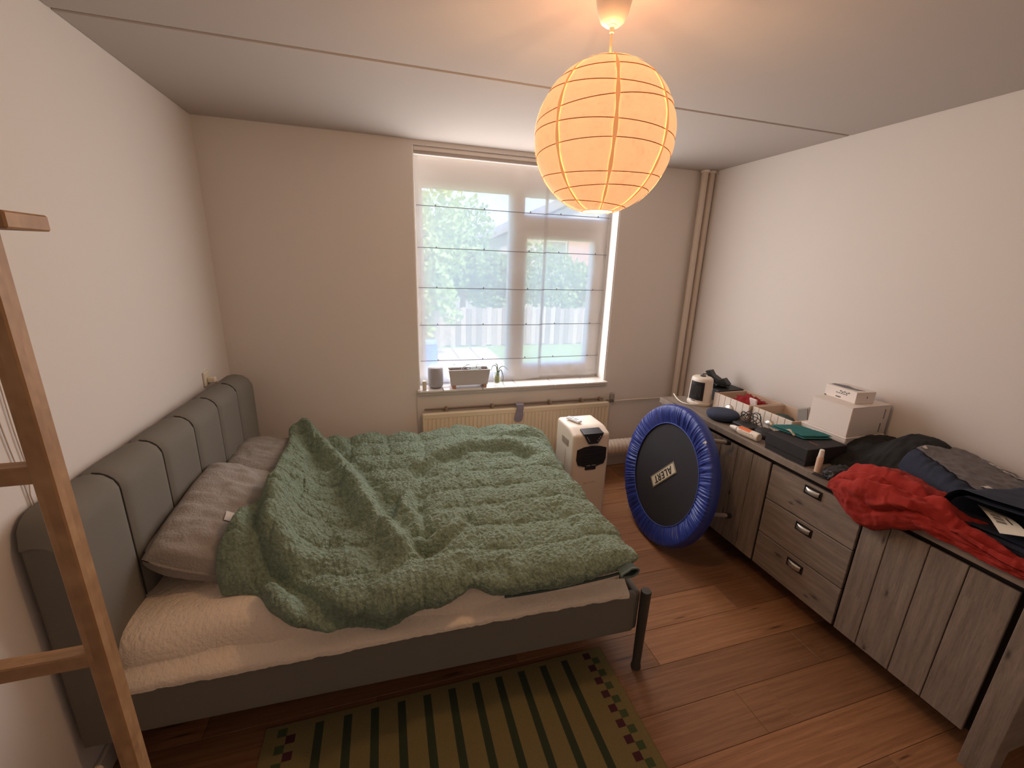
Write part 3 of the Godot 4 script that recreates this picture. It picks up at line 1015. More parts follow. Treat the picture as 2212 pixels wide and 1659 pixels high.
func build_rug() -> void:
	var im := Image.create(740, 1000, false, Image.FORMAT_RGB8)
	var base := rgb(132, 118, 76)
	im.fill(base)
	for k in 11:
		im.fill_rect(Rect2i(roundi((0.715 + k * 0.1065 - 0.517 - 0.016) * 505), 12, 16, 976), rgb(52, 62, 42))
	for sd in 2:
		for r in 62:
			var y := 8 + r * 16
			for c in 2:
				var x := (1.362 + c * 0.034) if sd == 0 else (0.046 + c * 0.034)
				var odd := r % 2 == 0
				if (c == 0) == odd:
					im.fill_rect(Rect2i(roundi(x * 505), y, 17, 16), rgb(74, 34, 44) if c == sd else rgb(70, 84, 52))
	var f := FastNoiseLite.new()
	f.frequency = 0.6
	f.seed = 4
	for y in 1000:
		for x in 740:
			var s := 0.9 + 0.14 * f.get_noise_2d(x, y) + (0.04 if y % 3 == 0 else 0.0)
			var c := im.get_pixel(x, y)
			im.set_pixel(x, y, Color(c.r * s, c.g * s, c.b * s))
	var m := mat("woven_rug", Color.WHITE, 0.97)
	m.albedo_texture = ImageTexture.create_from_image(im)
	var rug := thing("woven_rug", "flat woven olive rug with dark green stripes and a checked border", "rug", Vector3(0.517, 0.001, 1.80))
	part("pile", MB.new().grid(60, 80, func(u, w): return Vector3(u * 1.465, 0.007 + 0.0012 * sin(u * 19.0) * sin(w * 13.0), w * 1.98), true), m, rug)
	var edge := mat("rug_edge", rgb(112, 102, 66), 0.97)
	part("edging", MB.new().tube([Vector3(0, 0.004, 0), Vector3(1.465, 0.004, 0), Vector3(1.465, 0.004, 1.98), Vector3(0, 0.004, 1.98)], 0.004, 8, true), edge, rug)

func build_rack() -> void:
	var wood := mat("pine", rgb(198, 150, 104), 0.6)
	wood.albedo_texture = wood_image(256, 128, 61, rgb(160, 122, 88), rgb(222, 186, 146), 2, 1.0)
	wood.albedo_color = rgb(206, 194, 178)
	tri(wood, Vector3(2.5, 0.5, 4.0))
	var r := thing("wooden_rack", "tall pine rack with rungs and a flat top board beside the headboard", "rack", Vector3(0, 0, 2.28))
	for x in [0.405, 0.032]:
		part("upright", MB.new().box(Vector3(x, 0.92, 0), Vector3(0.034, 1.84, 0.042), 0.003), wood, r)
	for y in [1.395, 0.945, 0.47]:
		part("rung", MB.new().box(Vector3(0.2185, y, -0.002), Vector3(0.345, 0.036, 0.036), 0.003), wood, r)
	part("top_board", MB.new().box(Vector3(0.235, 1.855, -0.01), Vector3(0.47, 0.028, 0.10), 0.003), wood, r)
	part("peg", MB.new().lathe([Vector2(0.001, 0), Vector2(0.011, 0.001), Vector2(0.011, 0.05), Vector2(0.016, 0.054), Vector2(0.018, 0.066), Vector2(0.012, 0.078), Vector2(0.001, 0.08)], 18, Vector3(0.335, 0.615, 0.0), Basis(Vector3(1, 0, 0), PI / 2)), wood, r)
	# thin white cords hanging on the wall behind the rack
	var cm := mat("cord_pale", rgb(206, 190, 176), 0.6)
	for k in 2:
		var o := thing("hanging_cable", ["thin pale cable on the left wall behind the rack, the straighter one", "thin pale cable on the left wall behind the rack, kinked low down"][k], "cable", Vector3(0.005, 0, 1.75))
		var pts := []
		for j in 16:
			var s := j / 15.0
			pts.append(Vector3(0, lerpf(1.6, 0.98, s), [0.02 + 0.02 * s + 0.015 * sin(s * 5.0), -0.005 + 0.012 * sin(s * 4.0) + (0.025 * sin((s - 0.7) * 12.0) if s > 0.7 else 0.0)][k]))
		part("cord", MB.new().tube(pts, 0.0018, 6), cm, o)
	# socket and plug above the headboard
	var wh := mat("socket_plastic", rgb(226, 216, 196), 0.4)
	var s := thing("wall_socket", "cream wall socket with a plug, just above the far end of the headboard", "socket", Vector3(0, 1.10, 0.40))
	part("plate", MB.new().rbox(Vector3(0.006, 0, 0), Vector3(0.012, 0.085, 0.085), 0.005, 2), wh, s)
	part("plug", MB.new().rbox(Vector3(0.032, -0.01, 0.0), Vector3(0.045, 0.036, 0.036), 0.01, 2), wh, s)
	part("plug_cord", MB.new().tube([Vector3(0.05, -0.012, 0), Vector3(0.062, -0.03, -0.004), Vector3(0.05, -0.07, -0.012), Vector3(0.012, -0.12, -0.02)], 0.0035, 8), wh, s)

func build_radiator() -> void:
	var cr := mat("radiator_enamel", rgb(224, 208, 180), 0.42)
	var o := thing("panel_radiator", "cream ribbed panel radiator under the window sill", "radiator", Vector3(1.29, 0, 0.075))
	var L := 1.62
	var y0 := 0.13
	var y1 := 0.665
	var prof := MB.new()
	var n := 49
	prof.grid(n * 8, 1, func(u, w):
		var f: float = fposmod(u * n, 1.0)
		var d := 0.007 * smoothstep(0.36, 0.5, absf(f - 0.5)) if true else 0.0
		return Vector3(u * L, lerpf(y0 + 0.02, y1 - 0.035, w), 0.022 - d), false)
	part("ribbed_panel", prof, cr, o)
	var fr := MB.new()
	fr.rbox(Vector3(L / 2, y1 - 0.02, 0.004), Vector3(L, 0.045, 0.044), 0.01, 2)
	fr.rbox(Vector3(L / 2, y0 + 0.012, 0.004), Vector3(L, 0.03, 0.044), 0.01, 2)
	fr.rbox(Vector3(0.004, (y0 + y1) / 2, 0.003), Vector3(0.012, y1 - y0, 0.042), 0.005, 2)
	fr.rbox(Vector3(L - 0.004, (y0 + y1) / 2, 0.003), Vector3(0.012, y1 - y0, 0.042), 0.005, 2)
	fr.box(Vector3(L / 2, (y0 + y1) / 2, -0.012), Vector3(L - 0.02, y1 - y0 - 0.03, 0.008))
	part("casing", fr, cr, o)
	var bk := mat("radiator_bracket", rgb(150, 132, 112), 0.6)
	for x in [0.19, 0.57, 1.08, 1.38, 1.56]:
		part("bracket", MB.new().box(Vector3(x, y1 + 0.012, -0.045), Vector3(0.022, 0.03, 0.05), 0.003).box(Vector3(x, y1 + 0.02, -0.03), Vector3(0.01, 0.02, 0.014), 0.002), bk, o)
	part("top_pipe", MB.new().tube([Vector3(0.02, y1 + 0.012, -0.06), Vector3(L - 0.02, y1 + 0.012, -0.06)], 0.006, 8), bk, o)
	var vm := mat("valve_metal", rgb(128, 118, 106), 0.45, 0.4)
	var vx := L + 0.045
	part("valve_body", MB.new().tube([Vector3(L - 0.005, y1 - 0.005, -0.02), Vector3(vx + 0.02, y1 - 0.005, -0.02)], 0.012, 12), vm, o)
	part("valve_knob", MB.new().lathe([Vector2(0.001, 0), Vector2(0.02, 0), Vector2(0.024, 0.008), Vector2(0.022, 0.05), Vector2(0.016, 0.056), Vector2(0.001, 0.057)], 16, Vector3(vx, y1 + 0.012, -0.02)), mat("valve_grey", rgb(150, 142, 134), 0.5), o)
	var fp := mat("pipe_paint", Color.WHITE)
	part("feed_pipe", MB.new().tube([Vector3(vx + 0.015, y1 - 0.005, -0.02), Vector3(W - 1.29 - 0.15, y1 - 0.005, -0.02)], 0.0085, 12), fp, o)
	part("return_pipe", MB.new().tube([Vector3(L + 0.02, 0.125, -0.045), Vector3(W - 1.29 - 0.15, 0.125, -0.045)], 0.014, 12), fp, o)
	# grey sock drying on it
	var so := thing("sock", "single lilac grey sock hung to dry over the radiator top", "sock", Vector3(2.073, 0, 0.10))
	var sk := mat("sock_knit", rgb(140, 132, 146), 0.95)
	bump(sk, noise_tex(0.2, FastNoiseLite.TYPE_SIMPLEX, 13, 256), 0.1)
	tri(sk, Vector3.ONE * 8.0)
	var sp := MB.new()
	for sd in [1.0, -1.0]:
		sp.grid(14, 40, func(u, w):
			var s: float = w
			var wd := lerpf(0.034, 0.030, smoothstep(0, 0.4, s)) + 0.008 * exp(-pow((s - 0.78) * 5.0, 2.0))
			if s > 0.9: wd *= sqrt(maxf(1.0 - pow((s - 0.9) / 0.1, 2.0), 0.0))
			var a: float = u * 2.0 - 1.0
			var th := 0.008 * sqrt(maxf(1.0 - a * a, 0.0)) * (1.0 if s < 0.9 else sqrt(maxf(1.0 - pow((s - 0.9) / 0.1, 2.0), 0.0)))
			var y := 0.0
			var z := 0.0
			if s < 0.22:
				var an := s / 0.22 * PI * 0.6
				y = 0.680 + 0.03 * sin(an + 0.4) - 0.004
				z = -0.045 + 0.05 * (s / 0.22)
			else:
				y = lerpf(0.700, 0.548, (s - 0.22) / 0.78)
				z = 0.008 + 0.002 * sin(s * 20.0)
			return Vector3(a * wd + 0.006 * sin(s * 5.0), y, z + sd * th), sd < 0.0)
	part("knit", sp, sk, so)

func build_cooler() -> void:
	var ivory := mat("cooler_plastic", rgb(230, 216, 198), 0.38)
	var o := thing("air_conditioner", "ivory portable air conditioner standing between the bed foot and the radiator", "air conditioner", Vector3(2.395, 0, 0.635))
	var hw := 0.142
	var hd := 0.155
	var hh := 0.718
	part("body", MB.new().rbox(Vector3(0, hh / 2 + 0.012, 0), Vector3(hw * 2, hh - 0.024, hd * 2), 0.024, 10, Basis(), func(p: Vector3, d: Vector3):
		var q := p
		var yy := p.y / (hh / 2)
		# the top slopes down to the front and the front bows a little
		if yy > 0.5:
			q.y -= 0.03 * smoothstep(0.3, 1.0, p.z / hd) * smoothstep(0.5, 1.0, yy)
		if p.z > 0.0:
			q.z += 0.005 * (1.0 - pow(p.x / hw, 2.0))
		return q), ivory, o)
	var blk := mat("cooler_black", rgb(34, 34, 38), 0.4)
	# control panel wrapping the top front edge
	var zf := hd + 0.006
	part("control_panel", MB.new().prism(PackedVector2Array([Vector2(-0.075, 0.703), Vector2(0.075, 0.703), Vector2(0.062, 0.672), Vector2(0.034, 0.625), Vector2(-0.034, 0.625), Vector2(-0.062, 0.672)]), zf - 0.02, zf + 0.016), blk, o)
	part("control_cap", MB.new().rbox(Vector3(0, 0.702, hd - 0.02), Vector3(0.15, 0.016, 0.075), 0.006, 2, Basis(Vector3(1, 0, 0), 0.18)), blk, o)
	var mk := mat("cooler_mark", rgb(190, 188, 190), 0.5)
	var mm := MB.new()
	for k in 6:
		var s: float = -1.0 if k < 3 else 1.0
		var j := k % 3
		mm.box(Vector3(s * (0.05 - j * 0.009), 0.676 - j * 0.014, zf + 0.017), Vector3(0.004, 0.009, 0.002), 0.0, Basis(Vector3(0, 0, 1), s * -0.5))
	part("panel_print", mm, mk, o)
	# air inlet: a shield with fine slats
	var sh := PackedVector2Array([Vector2(-0.112, 0.578), Vector2(-0.06, 0.598), Vector2(0, 0.604), Vector2(0.06, 0.598), Vector2(0.112, 0.582), Vector2(0.114, 0.50), Vector2(0.1, 0.462), Vector2(0.04, 0.444), Vector2(-0.04, 0.444), Vector2(-0.1, 0.462), Vector2(-0.114, 0.50)])
	var gr := part("air_grille", MB.new().prism(sh, zf - 0.02, zf + 0.004), blk, o)
	for k in 11:
		var y := 0.462 + k * 0.0115
		part("slat", MB.new().box(Vector3(0, y, zf + 0.006), Vector3(0.21 - 0.02 * absf(k - 5.0) / 5.0, 0.004, 0.006), 0.001), blk, gr)
	part("grille_print", MB.new().box(Vector3(-0.02, 0.456, zf + 0.0085), Vector3(0.03, 0.004, 0.001)).box(Vector3(0.022, 0.457, zf + 0.0085), Vector3(0.03, 0.004, 0.001)), mk, gr)
	part("grille_tab", MB.new().rbox(Vector3(0, 0.432, zf - 0.002), Vector3(0.085, 0.028, 0.014), 0.006, 2), blk, o)
	# red script mark on the front
	var pts := []
	for k in 40:
		var s := k / 39.0
		pts.append(Vector3(-0.042 + 0.085 * s, 0.315 + 0.006 * sin(s * 26.0) * (1.0 - 0.5 * s) + 0.006 * s, zf - 0.002))
	part("script_mark", MB.new().tube(pts, 0.0016, 5).tube([Vector3(-0.045, 0.306, zf - 0.002), Vector3(0.045, 0.31, zf - 0.002)], 0.001, 5), mat("cooler_red", rgb(170, 80, 80), 0.5), o)
	# recessed side handle
	part("side_handle", MB.new().box(Vector3(-hw - 0.001, 0.60, 0.02), Vector3(0.006, 0.05, 0.11), 0.002), mat("cooler_recess", rgb(150, 136, 120), 0.6), o)
	part("side_seam", MB.new().box(Vector3(-hw - 0.0005, 0.46, 0.03), Vector3(0.004, 0.16, 0.006), 0.001), ivory, o)
	part("caster", MB.new().lathe([Vector2(0.001, -0.01), Vector2(0.014, -0.01), Vector2(0.014, 0.01), Vector2(0.001, 0.01)], 14, Vector3(-0.1, 0.014, 0.1), Basis(Vector3(0, 0, 1), PI / 2)), blk, o)
	part("caster", MB.new().lathe([Vector2(0.001, -0.01), Vector2(0.014, -0.01), Vector2(0.014, 0.01), Vector2(0.001, 0.01)], 14, Vector3(0.1, 0.014, 0.1), Basis(Vector3(0, 0, 1), PI / 2)), blk, o)
	# corrugated hose, bending from the back along the wall
	var hp := []
	for k in 140:
		var s := k / 139.0
		var p := Vector3(0.0, 0.30, -hd - 0.005).bezier_interpolate(Vector3(0.02, 0.30, -hd - 0.34), Vector3(0.2, 0.285, -hd - 0.27), Vector3(1.02, 0.29, -hd - 0.26), s)
		hp.append(p)
	part("exhaust_hose", MB.new().tube(hp, 0.066, 24, false, true, func(w): return 0.063 + 0.004 * sin(w * TAU * 46.0)), mat("hose_plastic", rgb(222, 208, 194), 0.5), o)
	# remote on top
	var r := thing("remote_control", "small white remote control lying on the air conditioner", "remote", Vector3(2.335, 0.722, 0.60), 0.42)
	part("case", MB.new().rbox(Vector3(0, 0.009, 0), Vector3(0.042, 0.018, 0.125), 0.008, 3), mat("remote_white", rgb(232, 232, 232), 0.35), r)
	part("display", MB.new().rbox(Vector3(0, 0.0185, -0.03), Vector3(0.028, 0.003, 0.035), 0.0014, 1), mat("remote_display", rgb(96, 110, 116), 0.2), r)
	var bt := MB.new()
	for k in 6:
		bt.rbox(Vector3([-0.008, 0.008][k % 2], 0.0188, 0.006 + 0.013 * (k / 2)), Vector3(0.009, 0.003, 0.007), 0.0014, 1)
	part("button", bt, mat("remote_button", rgb(120, 140, 150), 0.5), r)

func build_trampoline() -> void:
	var nv := Vector3(-0.98141688, 0.17920966, -0.06859156).normalized()
	var uv := Vector3.UP.cross(nv).normalized()
	var vv := nv.cross(uv)
	var bs := Basis(uv, vv, nv)
	var o := thing("mini_trampoline", "small round blue and black trampoline leaning on edge against the sideboard", "trampoline")
	o.transform = Transform3D(bs, Vector3(2.805, 0.476, 1.058))
	var R := 0.47
	var r1 := 0.345
	var blk := mat("trampoline_mat", rgb(34, 32, 34), 0.85)
	bump(blk, noise_tex(0.3, FastNoiseLite.TYPE_SIMPLEX, 71, 256), 0.04)
	tri(blk, Vector3.ONE * 7.0)
	part("jumping_mat", MB.new().grid(72, 14, func(u, w):
		var r: float = maxf(w, 0.002) * (r1 + 0.02)
		return Vector3(r * cos(u * TAU), r * sin(u * TAU), -0.012), false, true), blk, o)
	# gathered vinyl skirt over the springs and rim
	var blue := mat("blue_vinyl", rgb(38, 56, 134), 0.42)
	var fn := FastNoiseLite.new()
	fn.seed = 77
	fn.frequency = 1.0
	part("spring_cover", MB.new().grid(720, 26, func(u, w):
		var a: float = u * TAU
		var pl: float = fn.get_noise_2d(cos(a) * 22.0 + sin(w * 2.0) * 0.3, sin(a) * 22.0) + 0.7 * fn.get_noise_2d(cos(a) * 48.0 + 9.0, sin(a) * 48.0)
		var r := 0.0
		var z := 0.0
		if w < 0.62:
			var s: float = w / 0.62
			r = lerpf(r1, R - 0.014, s)
			z = -0.006 + 0.020 * sin(s * PI * 0.6) + pl * 0.013 * (0.35 + 0.65 * sin(minf(s * 1.1, 1.0) * PI)) * (1.0 - s * 0.3)
		else:
			var s: float = (w - 0.62) / 0.38
			var an := s * PI * 0.5
			r = R - 0.014 + 0.024 * sin(an) - (0.006 * (s - 0.6) / 0.4 if s > 0.6 else 0.0)
			z = 0.013 - 0.062 * (1.0 - cos(an)) + pl * 0.006 * (1.0 - s)
		return Vector3(r * cos(a), r * sin(a), z), true, true), blue, o)
	var rimm := mat("rim_steel", rgb(58, 60, 66), 0.4, 0.6)
	var ring := []
	for k in 72:
		ring.append(Vector3(cos(TAU * k / 72) * (R - 0.02), sin(TAU * k / 72) * (R - 0.02), -0.02))
	part("rim", MB.new().tube(ring, 0.014, 10, true), rimm, o)
	var hem := []
	for k in 96:
		hem.append(Vector3(cos(TAU * k / 96) * r1, sin(TAU * k / 96) * r1, -0.004))
	part("inner_hem", MB.new().tube(hem, 0.0035, 6, true), mat("blue_hem", rgb(60, 76, 150), 0.6), o)
	var lm := mat("trampoline_leg", rgb(150, 142, 136), 0.42, 0.3)
	var rub := mat("black_rubber", rgb(26, 24, 24), 0.7)
	for k in 6:
		var a := TAU * k / 6.0 - 0.08
		var p := Vector3(cos(a), sin(a), 0) * (R - 0.035)
		var lg := part("leg", MB.new().tube([p + Vector3(0, 0, -0.02), p + Vector3(0, 0, -0.185)], 0.0125, 14), lm, o)
		part("rubber_foot", MB.new().tube([p + Vector3(0, 0, -0.172), p + Vector3(0, 0, -0.20)], 0.0165, 14), rub, lg)
	# printed name plate, upside down as the disc stands
	var pb := Basis(Vector3(0, 0, 1), PI + 0.86)
	var gold := mat("plate_cream", rgb(206, 192, 164), 0.6)
	var pl := part("name_plate", MB.new().box(Vector3(-0.005, -0.012, -0.009), Vector3(0.27, 0.08, 0.002), 0.0, pb), gold, o)
	var bo := MB.new()
	for e in [[0.0, 0.036, 0.262, 0.0035], [0.0, -0.036, 0.262, 0.0035], [0.130, 0.0, 0.0035, 0.074], [-0.130, 0.0, 0.0035, 0.074]]:
		bo.box(Vector3(-0.005, -0.012, -0.0077) + pb * Vector3(e[0], e[1], 0), Vector3(e[2], e[3], 0.0012), 0.0, pb)
	part("plate_border", bo, rub, pl)
	var tm := TextMesh.new()
	tm.text = "ALERT"
	var sf := SystemFont.new()
	sf.font_names = PackedStringArray(["Droid Sans"])
	sf.font_weight = 700
	tm.font = sf
	tm.font_size = 64
	tm.pixel_size = 0.00108
	tm.depth = 0.0015
	var tx := part("lettering", tm, mat("plate_ink", rgb(38, 34, 32), 0.7), pl)
	tx.transform = Transform3D(pb, Vector3(-0.005, -0.012, -0.0075))
	part("brand_tag", MB.new().box(Vector3(0.29, 0.35, 0.012), Vector3(0.03, 0.018, 0.003), 0.001, Basis(Vector3(0, 0, 1), 0.9)), mat("tag_pale", rgb(200, 190, 180), 0.6), o)

func build_sideboard() -> void:
	var dk := rgb(108, 96, 86)
	var lt := rgb(152, 138, 125)
	var wt := mat("oak_grey_upright", Color.WHITE, 0.6)
	wt.albedo_texture = wood_image(512, 384, 101, dk, lt, 7, 1.0)
	# grain upright on the doors, along z on drawers and top
	var wh := mat("oak_grey_level", Color.WHITE, 0.6)
	wh.albedo_texture = wood_image(512, 384, 131, dk, lt, 6, 1.0)
	var inner := mat("carcass_dark", rgb(46, 38, 34), 0.9)
	var o := thing("sideboard", "long greyed oak sideboard with plank doors and three drawers along the right wall", "sideboard")
	var z0 := 0.56
	var z1 := 2.695
	var X := 3.10
	var xb := W - 0.012
	# uvs run with the grain: map u along the long side of each board
	var board := func(c: Vector3, s: Vector3, axis: int, off: Vector2) -> MB:
		var m := MB.new().box(c, s, 0.002)
		for k in m.v.size():
			var p := m.v[k]
			var along := p.y if axis == 1 else p.z
			var across := p.z if axis == 1 else (p.y if s.y > 0.1 else p.x)
			m.t[k] = Vector2(along * 1.05 + off.x, across * 1.5 + off.y)
		return m
	part("top", board.call(Vector3((X - 0.022 + xb) / 2, 0.826, (z0 + z1) / 2), Vector3(xb - X + 0.022, 0.038, z1 - z0), 2, Vector2(0.1, 0.2)), wh, o)
	var cs := MB.new()
	cs.box(Vector3((X + 0.03 + xb) / 2, 0.47, (z0 + z1) / 2), Vector3(xb - X - 0.03, 0.672, z1 - z0 - 0.05))
	part("carcass", cs, inner, o)
	for e in [[z0, 0.05], [z1 - 0.08, 0.08]]:
		part("end_post", board.call(Vector3(X + 0.04, 0.403, e[0] + e[1] / 2), Vector3(0.08, 0.806, e[1]), 1, Vector2(0.3, e[0])), wt, o)
		part("end_panel", board.call(Vector3((X + 0.08 + xb) / 2, 0.46, e[0] + e[1] / 2), Vector3(xb - X - 0.08, 0.69, e[1] - 0.01), 1, Vector2(0.6, e[0])), wt, o)
	# doors of upright planks
	var doors := [[0.615, 1.085, [0.73, 0.86, 0.98]], [1.095, 1.583, [1.21, 1.345, 1.46]], [2.093, 2.598, [2.197, 2.336, 2.459]]]
	for di in 3:
		var d = doors[di]
		var dr := part("door", MB.new().box(Vector3(X + 0.016, 0.455, (d[0] + d[1]) / 2), Vector3(0.012, 0.636, d[1] - d[0] - 0.004)), inner, o)
		var ed: Array = [d[0]] + d[2] + [d[1]]
		for k in 4:
			part("plank", board.call(Vector3(X + 0.006, 0.455, (ed[k] + ed[k + 1]) / 2), Vector3(0.013, 0.64, ed[k + 1] - ed[k] - 0.0035), 1, Vector2(0.23 * k + di * 0.31, 0.17 * k + di * 0.4)), wt, dr)
	# three drawers with recessed ring pulls
	var steel := mat("pull_steel", rgb(196, 188, 178), 0.3, 0.9)
	var dkm := mat("pull_dark", rgb(48, 44, 42), 0.5, 0.5)
	var dy := [[0.565, 0.775], [0.3475, 0.5615], [0.135, 0.344]]
	for k in 3:
		var c := Vector3(X + 0.008, (dy[k][0] + dy[k][1]) / 2, 1.8385)
		var dr := part("drawer", board.call(c, Vector3(0.018, dy[k][1] - dy[k][0] - 0.0025, 0.487), 2, Vector2(0.4 * k, 0.33 * k)), wh, o)
		var hc := Vector3(X - 0.002, [0.737, 0.52, 0.295][k], 1.845)
		var hd := MB.new()
		hd.box(hc, Vector3(0.004, 0.048, 0.094), 0.001)
		part("pull_plate", hd, dkm, dr)
		var cup := MB.new()
		cup.grid(16, 8, func(u, w):
			var a := lerpf(-1.0, 1.0, u)
			var b: float = w * PI * 0.5
			return hc + Vector3(-0.003 - 0.013 * sin(b) * sqrt(maxf(1.0 - a * a * 0.9, 0.0)), 0.014 - 0.024 * (1.0 - cos(b)), a * 0.036), true)
		part("cup_pull", cup, steel, dr)

func crate(called: String, label: String, at: Vector3, L: float, hgt: float, dep: float) -> Node3D:
	var wp := mat("white_planked", rgb(228, 216, 202), 0.6)
	var inw := mat("crate_inside", rgb(206, 182, 160), 0.8)
	var o := thing(called, label, "drawer", at, 0.0, "loose white drawers on the sideboard")
	var n := 6
	var fr := part("front", MB.new().box(Vector3(0.010, hgt / 2, L / 2), Vector3(0.008, hgt - 0.002, L - 0.004)), inw, o)
	for k in n:
		part("plank", MB.new().box(Vector3(0.0045, hgt / 2, (k + 0.5) * L / n), Vector3(0.009, hgt, L / n - 0.0022), 0.0018), wp, fr)
	part("side", MB.new().box(Vector3(dep / 2, hgt / 2, 0.006), Vector3(dep - 0.016, hgt - 0.004, 0.010), 0.002), inw, o)
	part("side", MB.new().box(Vector3(dep / 2, hgt / 2, L - 0.006), Vector3(dep - 0.016, hgt - 0.004, 0.010), 0.002), inw, o)
	part("back", MB.new().box(Vector3(dep - 0.006, hgt / 2, L / 2), Vector3(0.010, hgt - 0.004, L), 0.002), inw, o)
	part("bottom", MB.new().box(Vector3(dep / 2, 0.007, L / 2), Vector3(dep - 0.02, 0.008, L - 0.02)), inw, o)
	var st := mat("pull_bright", rgb(206, 200, 192), 0.36, 1.0)
	part("cup_pull", MB.new().grid(24, 12, func(u, w):
		var a: float = lerpf(-1.0, 1.0, u)
		var b: float = w * PI * 0.5
		var ww := sqrt(maxf(1.0 - a * a, 0.0))
		return Vector3(-0.0015 - 0.02 * sin(b) * sqrt(ww), hgt * 0.5 - 0.014 + 0.030 * ww * cos(b), L / 2 + a * 0.034), true), st, o)
	return o

func lump(o: Node3D, called: String, c: Vector3, s: Vector3, m: Material, sd: int, rough := 0.25, nu := 36, nv := 22) -> MeshInstance3D:
	var f := FastNoiseLite.new()
	f.seed = sd
	f.frequency = 1.3
	return part(called, MB.new().grid(nu, nv, func(u, w):
		var a: float = u * TAU
		var b: float = (w - 0.5) * PI
		var d := Vector3(cos(a) * cos(b), sin(b), sin(a) * cos(b))
		var k := 1.0 + rough * f.get_noise_3dv(d * 1.6) + rough * 0.5 * f.get_noise_3dv(d * 4.0)
		var p := d * k
		p.y = maxf(p.y, -0.55)
		return c + p * s, true, true), m, o)

func build_sideboard_things() -> void:
	var blk := mat("black_plastic", rgb(30, 29, 31), 0.5)
	# fan heater
	var hp := mat("heater_white", rgb(232, 220, 206), 0.4)
	var h := thing("fan_heater", "white upright fan heater with a dark ribbed front in the sideboard's far corner", "heater", Vector3(3.29, TOP, 0.745), deg_to_rad(-70.0))
	# local front is +z after the turn
	part("body", MB.new().lathe([Vector2(0.001, 0.0), Vector2(0.086, 0.0), Vector2(0.09, 0.006), Vector2(0.09, 0.02), Vector2(0.084, 0.026), Vector2(0.078, 0.185), Vector2(0.075, 0.2), Vector2(0.064, 0.208), Vector2(0.001, 0.212)], 40, Vector3.ZERO, Basis(), 0.85), hp, h)
	var win := MB.new()
	win.grid(14, 8, func(u, w):
		var a := lerpf(-0.72, 0.72, u)
		var y := lerpf(0.040, 0.178, w)
		var r := lerpf(0.0845, 0.0795, w)
		return Vector3(r * sin(a), y, r * 0.85 * cos(a) + 0.0015))
	var fp := part("front_panel", win, mat("heater_panel", rgb(44, 42, 44), 0.25), h)
	var gm := mat("heater_grille", rgb(74, 72, 72), 0.5)
	for k in 9:
		var a := lerpf(-0.42, 0.42, k / 8.0)
		part("grille_bar", MB.new().tube([Vector3(0.0845 * sin(a), 0.066, 0.0725 * cos(a) + 0.001), Vector3(0.0815 * sin(a), 0.15, 0.07 * cos(a) + 0.001)], 0.0022, 6), gm, fp)
	part("logo_print", MB.new().box(Vector3(-0.01, 0.034, 0.0735), Vector3(0.03, 0.005, 0.002)), mat("print_dark", rgb(70, 66, 64), 0.6), h)
	part("top_dial", MB.new().lathe([Vector2(0.02, 0.205), Vector2(0.02, 0.216), Vector2(0.017, 0.219), Vector2(0.001, 0.219)], 18), gm, h)
	var hc := []
	for k in 24:
		var s := k / 23.0
		hc.append(Vector3(3.235, TOP + 0.012, 0.80).bezier_interpolate(Vector3(3.12, TOP + 0.004, 0.78), Vector3(3.16, TOP + 0.004, 0.66), Vector3(3.19, TOP + 0.03, 0.575), s))
	var hcd := MB.new().tube(hc, 0.0045, 8)
	var inv := h.transform.affine_inverse()
	for k in hcd.v.size():
		hcd.v[k] = inv * hcd.v[k]
		hcd.n[k] = inv.basis * hcd.n[k]
	part("power_cord", hcd, hp, h)
	# black slab box with a black crumpled strap bag on it
	var sb := thing("flat_case", "flat black case behind the fan heater against the wall", "case", Vector3(3.575, TOP, 0.62))
	part("case_body", MB.new().rbox(Vector3(0, 0.036, 0), Vector3(0.23, 0.072, 0.25), 0.006, 2), blk, sb)
	part("case_lid", MB.new().rbox(Vector3(0, 0.081, 0), Vector3(0.236, 0.016, 0.256), 0.005, 2), blk, sb)
	var hs := thing("charging_stand", "black folded stand with a cable lying on the flat black case", "stand", Vector3(3.55, TOP + 0.09, 0.615))
	var pl := PackedVector2Array([Vector2(-0.09, 0.105), Vector2(-0.055, 0.115), Vector2(-0.03, 0.08), Vector2(0.02, 0.055), Vector2(0.055, 0.07), Vector2(0.095, 0.03), Vector2(0.06, 0.0), Vector2(-0.06, 0.0), Vector2(-0.05, 0.05)])
	part("stand_plate", MB.new().prism(pl, -0.035, 0.035, Vector3.ZERO, Basis(Vector3(0.45, 0, 0.89), Vector3.UP, Vector3(-0.89, 0, 0.45))), mat("stand_black", rgb(34, 36, 36), 0.45), hs)
	lump(hs, "folded_foot", Vector3(0.01, 0.018, 0.02), Vector3(0.07, 0.024, 0.06), blk, 5, 0.5)
	part("cable", MB.new().tube([Vector3(-0.03, 0.02, 0.03), Vector3(-0.09, 0.07, 0.06), Vector3(-0.15, 0.115, 0.075), Vector3(-0.2, 0.125, 0.085), Vector3(-0.235, 0.128, 0.095)], 0.004, 8), blk, hs)
	# two loose drawers used as trays
	crate("loose_drawer", "loose white planked drawer with red cloth inside, nearer the fan heater", Vector3(3.325, TOP, 0.845), 0.318, 0.115, 0.29)
	crate("loose_drawer", "loose white planked drawer holding a grey case, beside the white cartons", Vector3(3.345, TOP, 1.172), 0.29, 0.115, 0.27)
	var red := thing("red_cloth", "dark red cloth bundled in the first loose drawer", "cloth", Vector3(3.48, TOP + 0.012, 1.02))
	lump(red, "bundle", Vector3(0, 0.05, 0), Vector3(0.09, 0.06, 0.11), mat("red_cloth", rgb(150, 32, 38), 0.9), 15, 0.45)
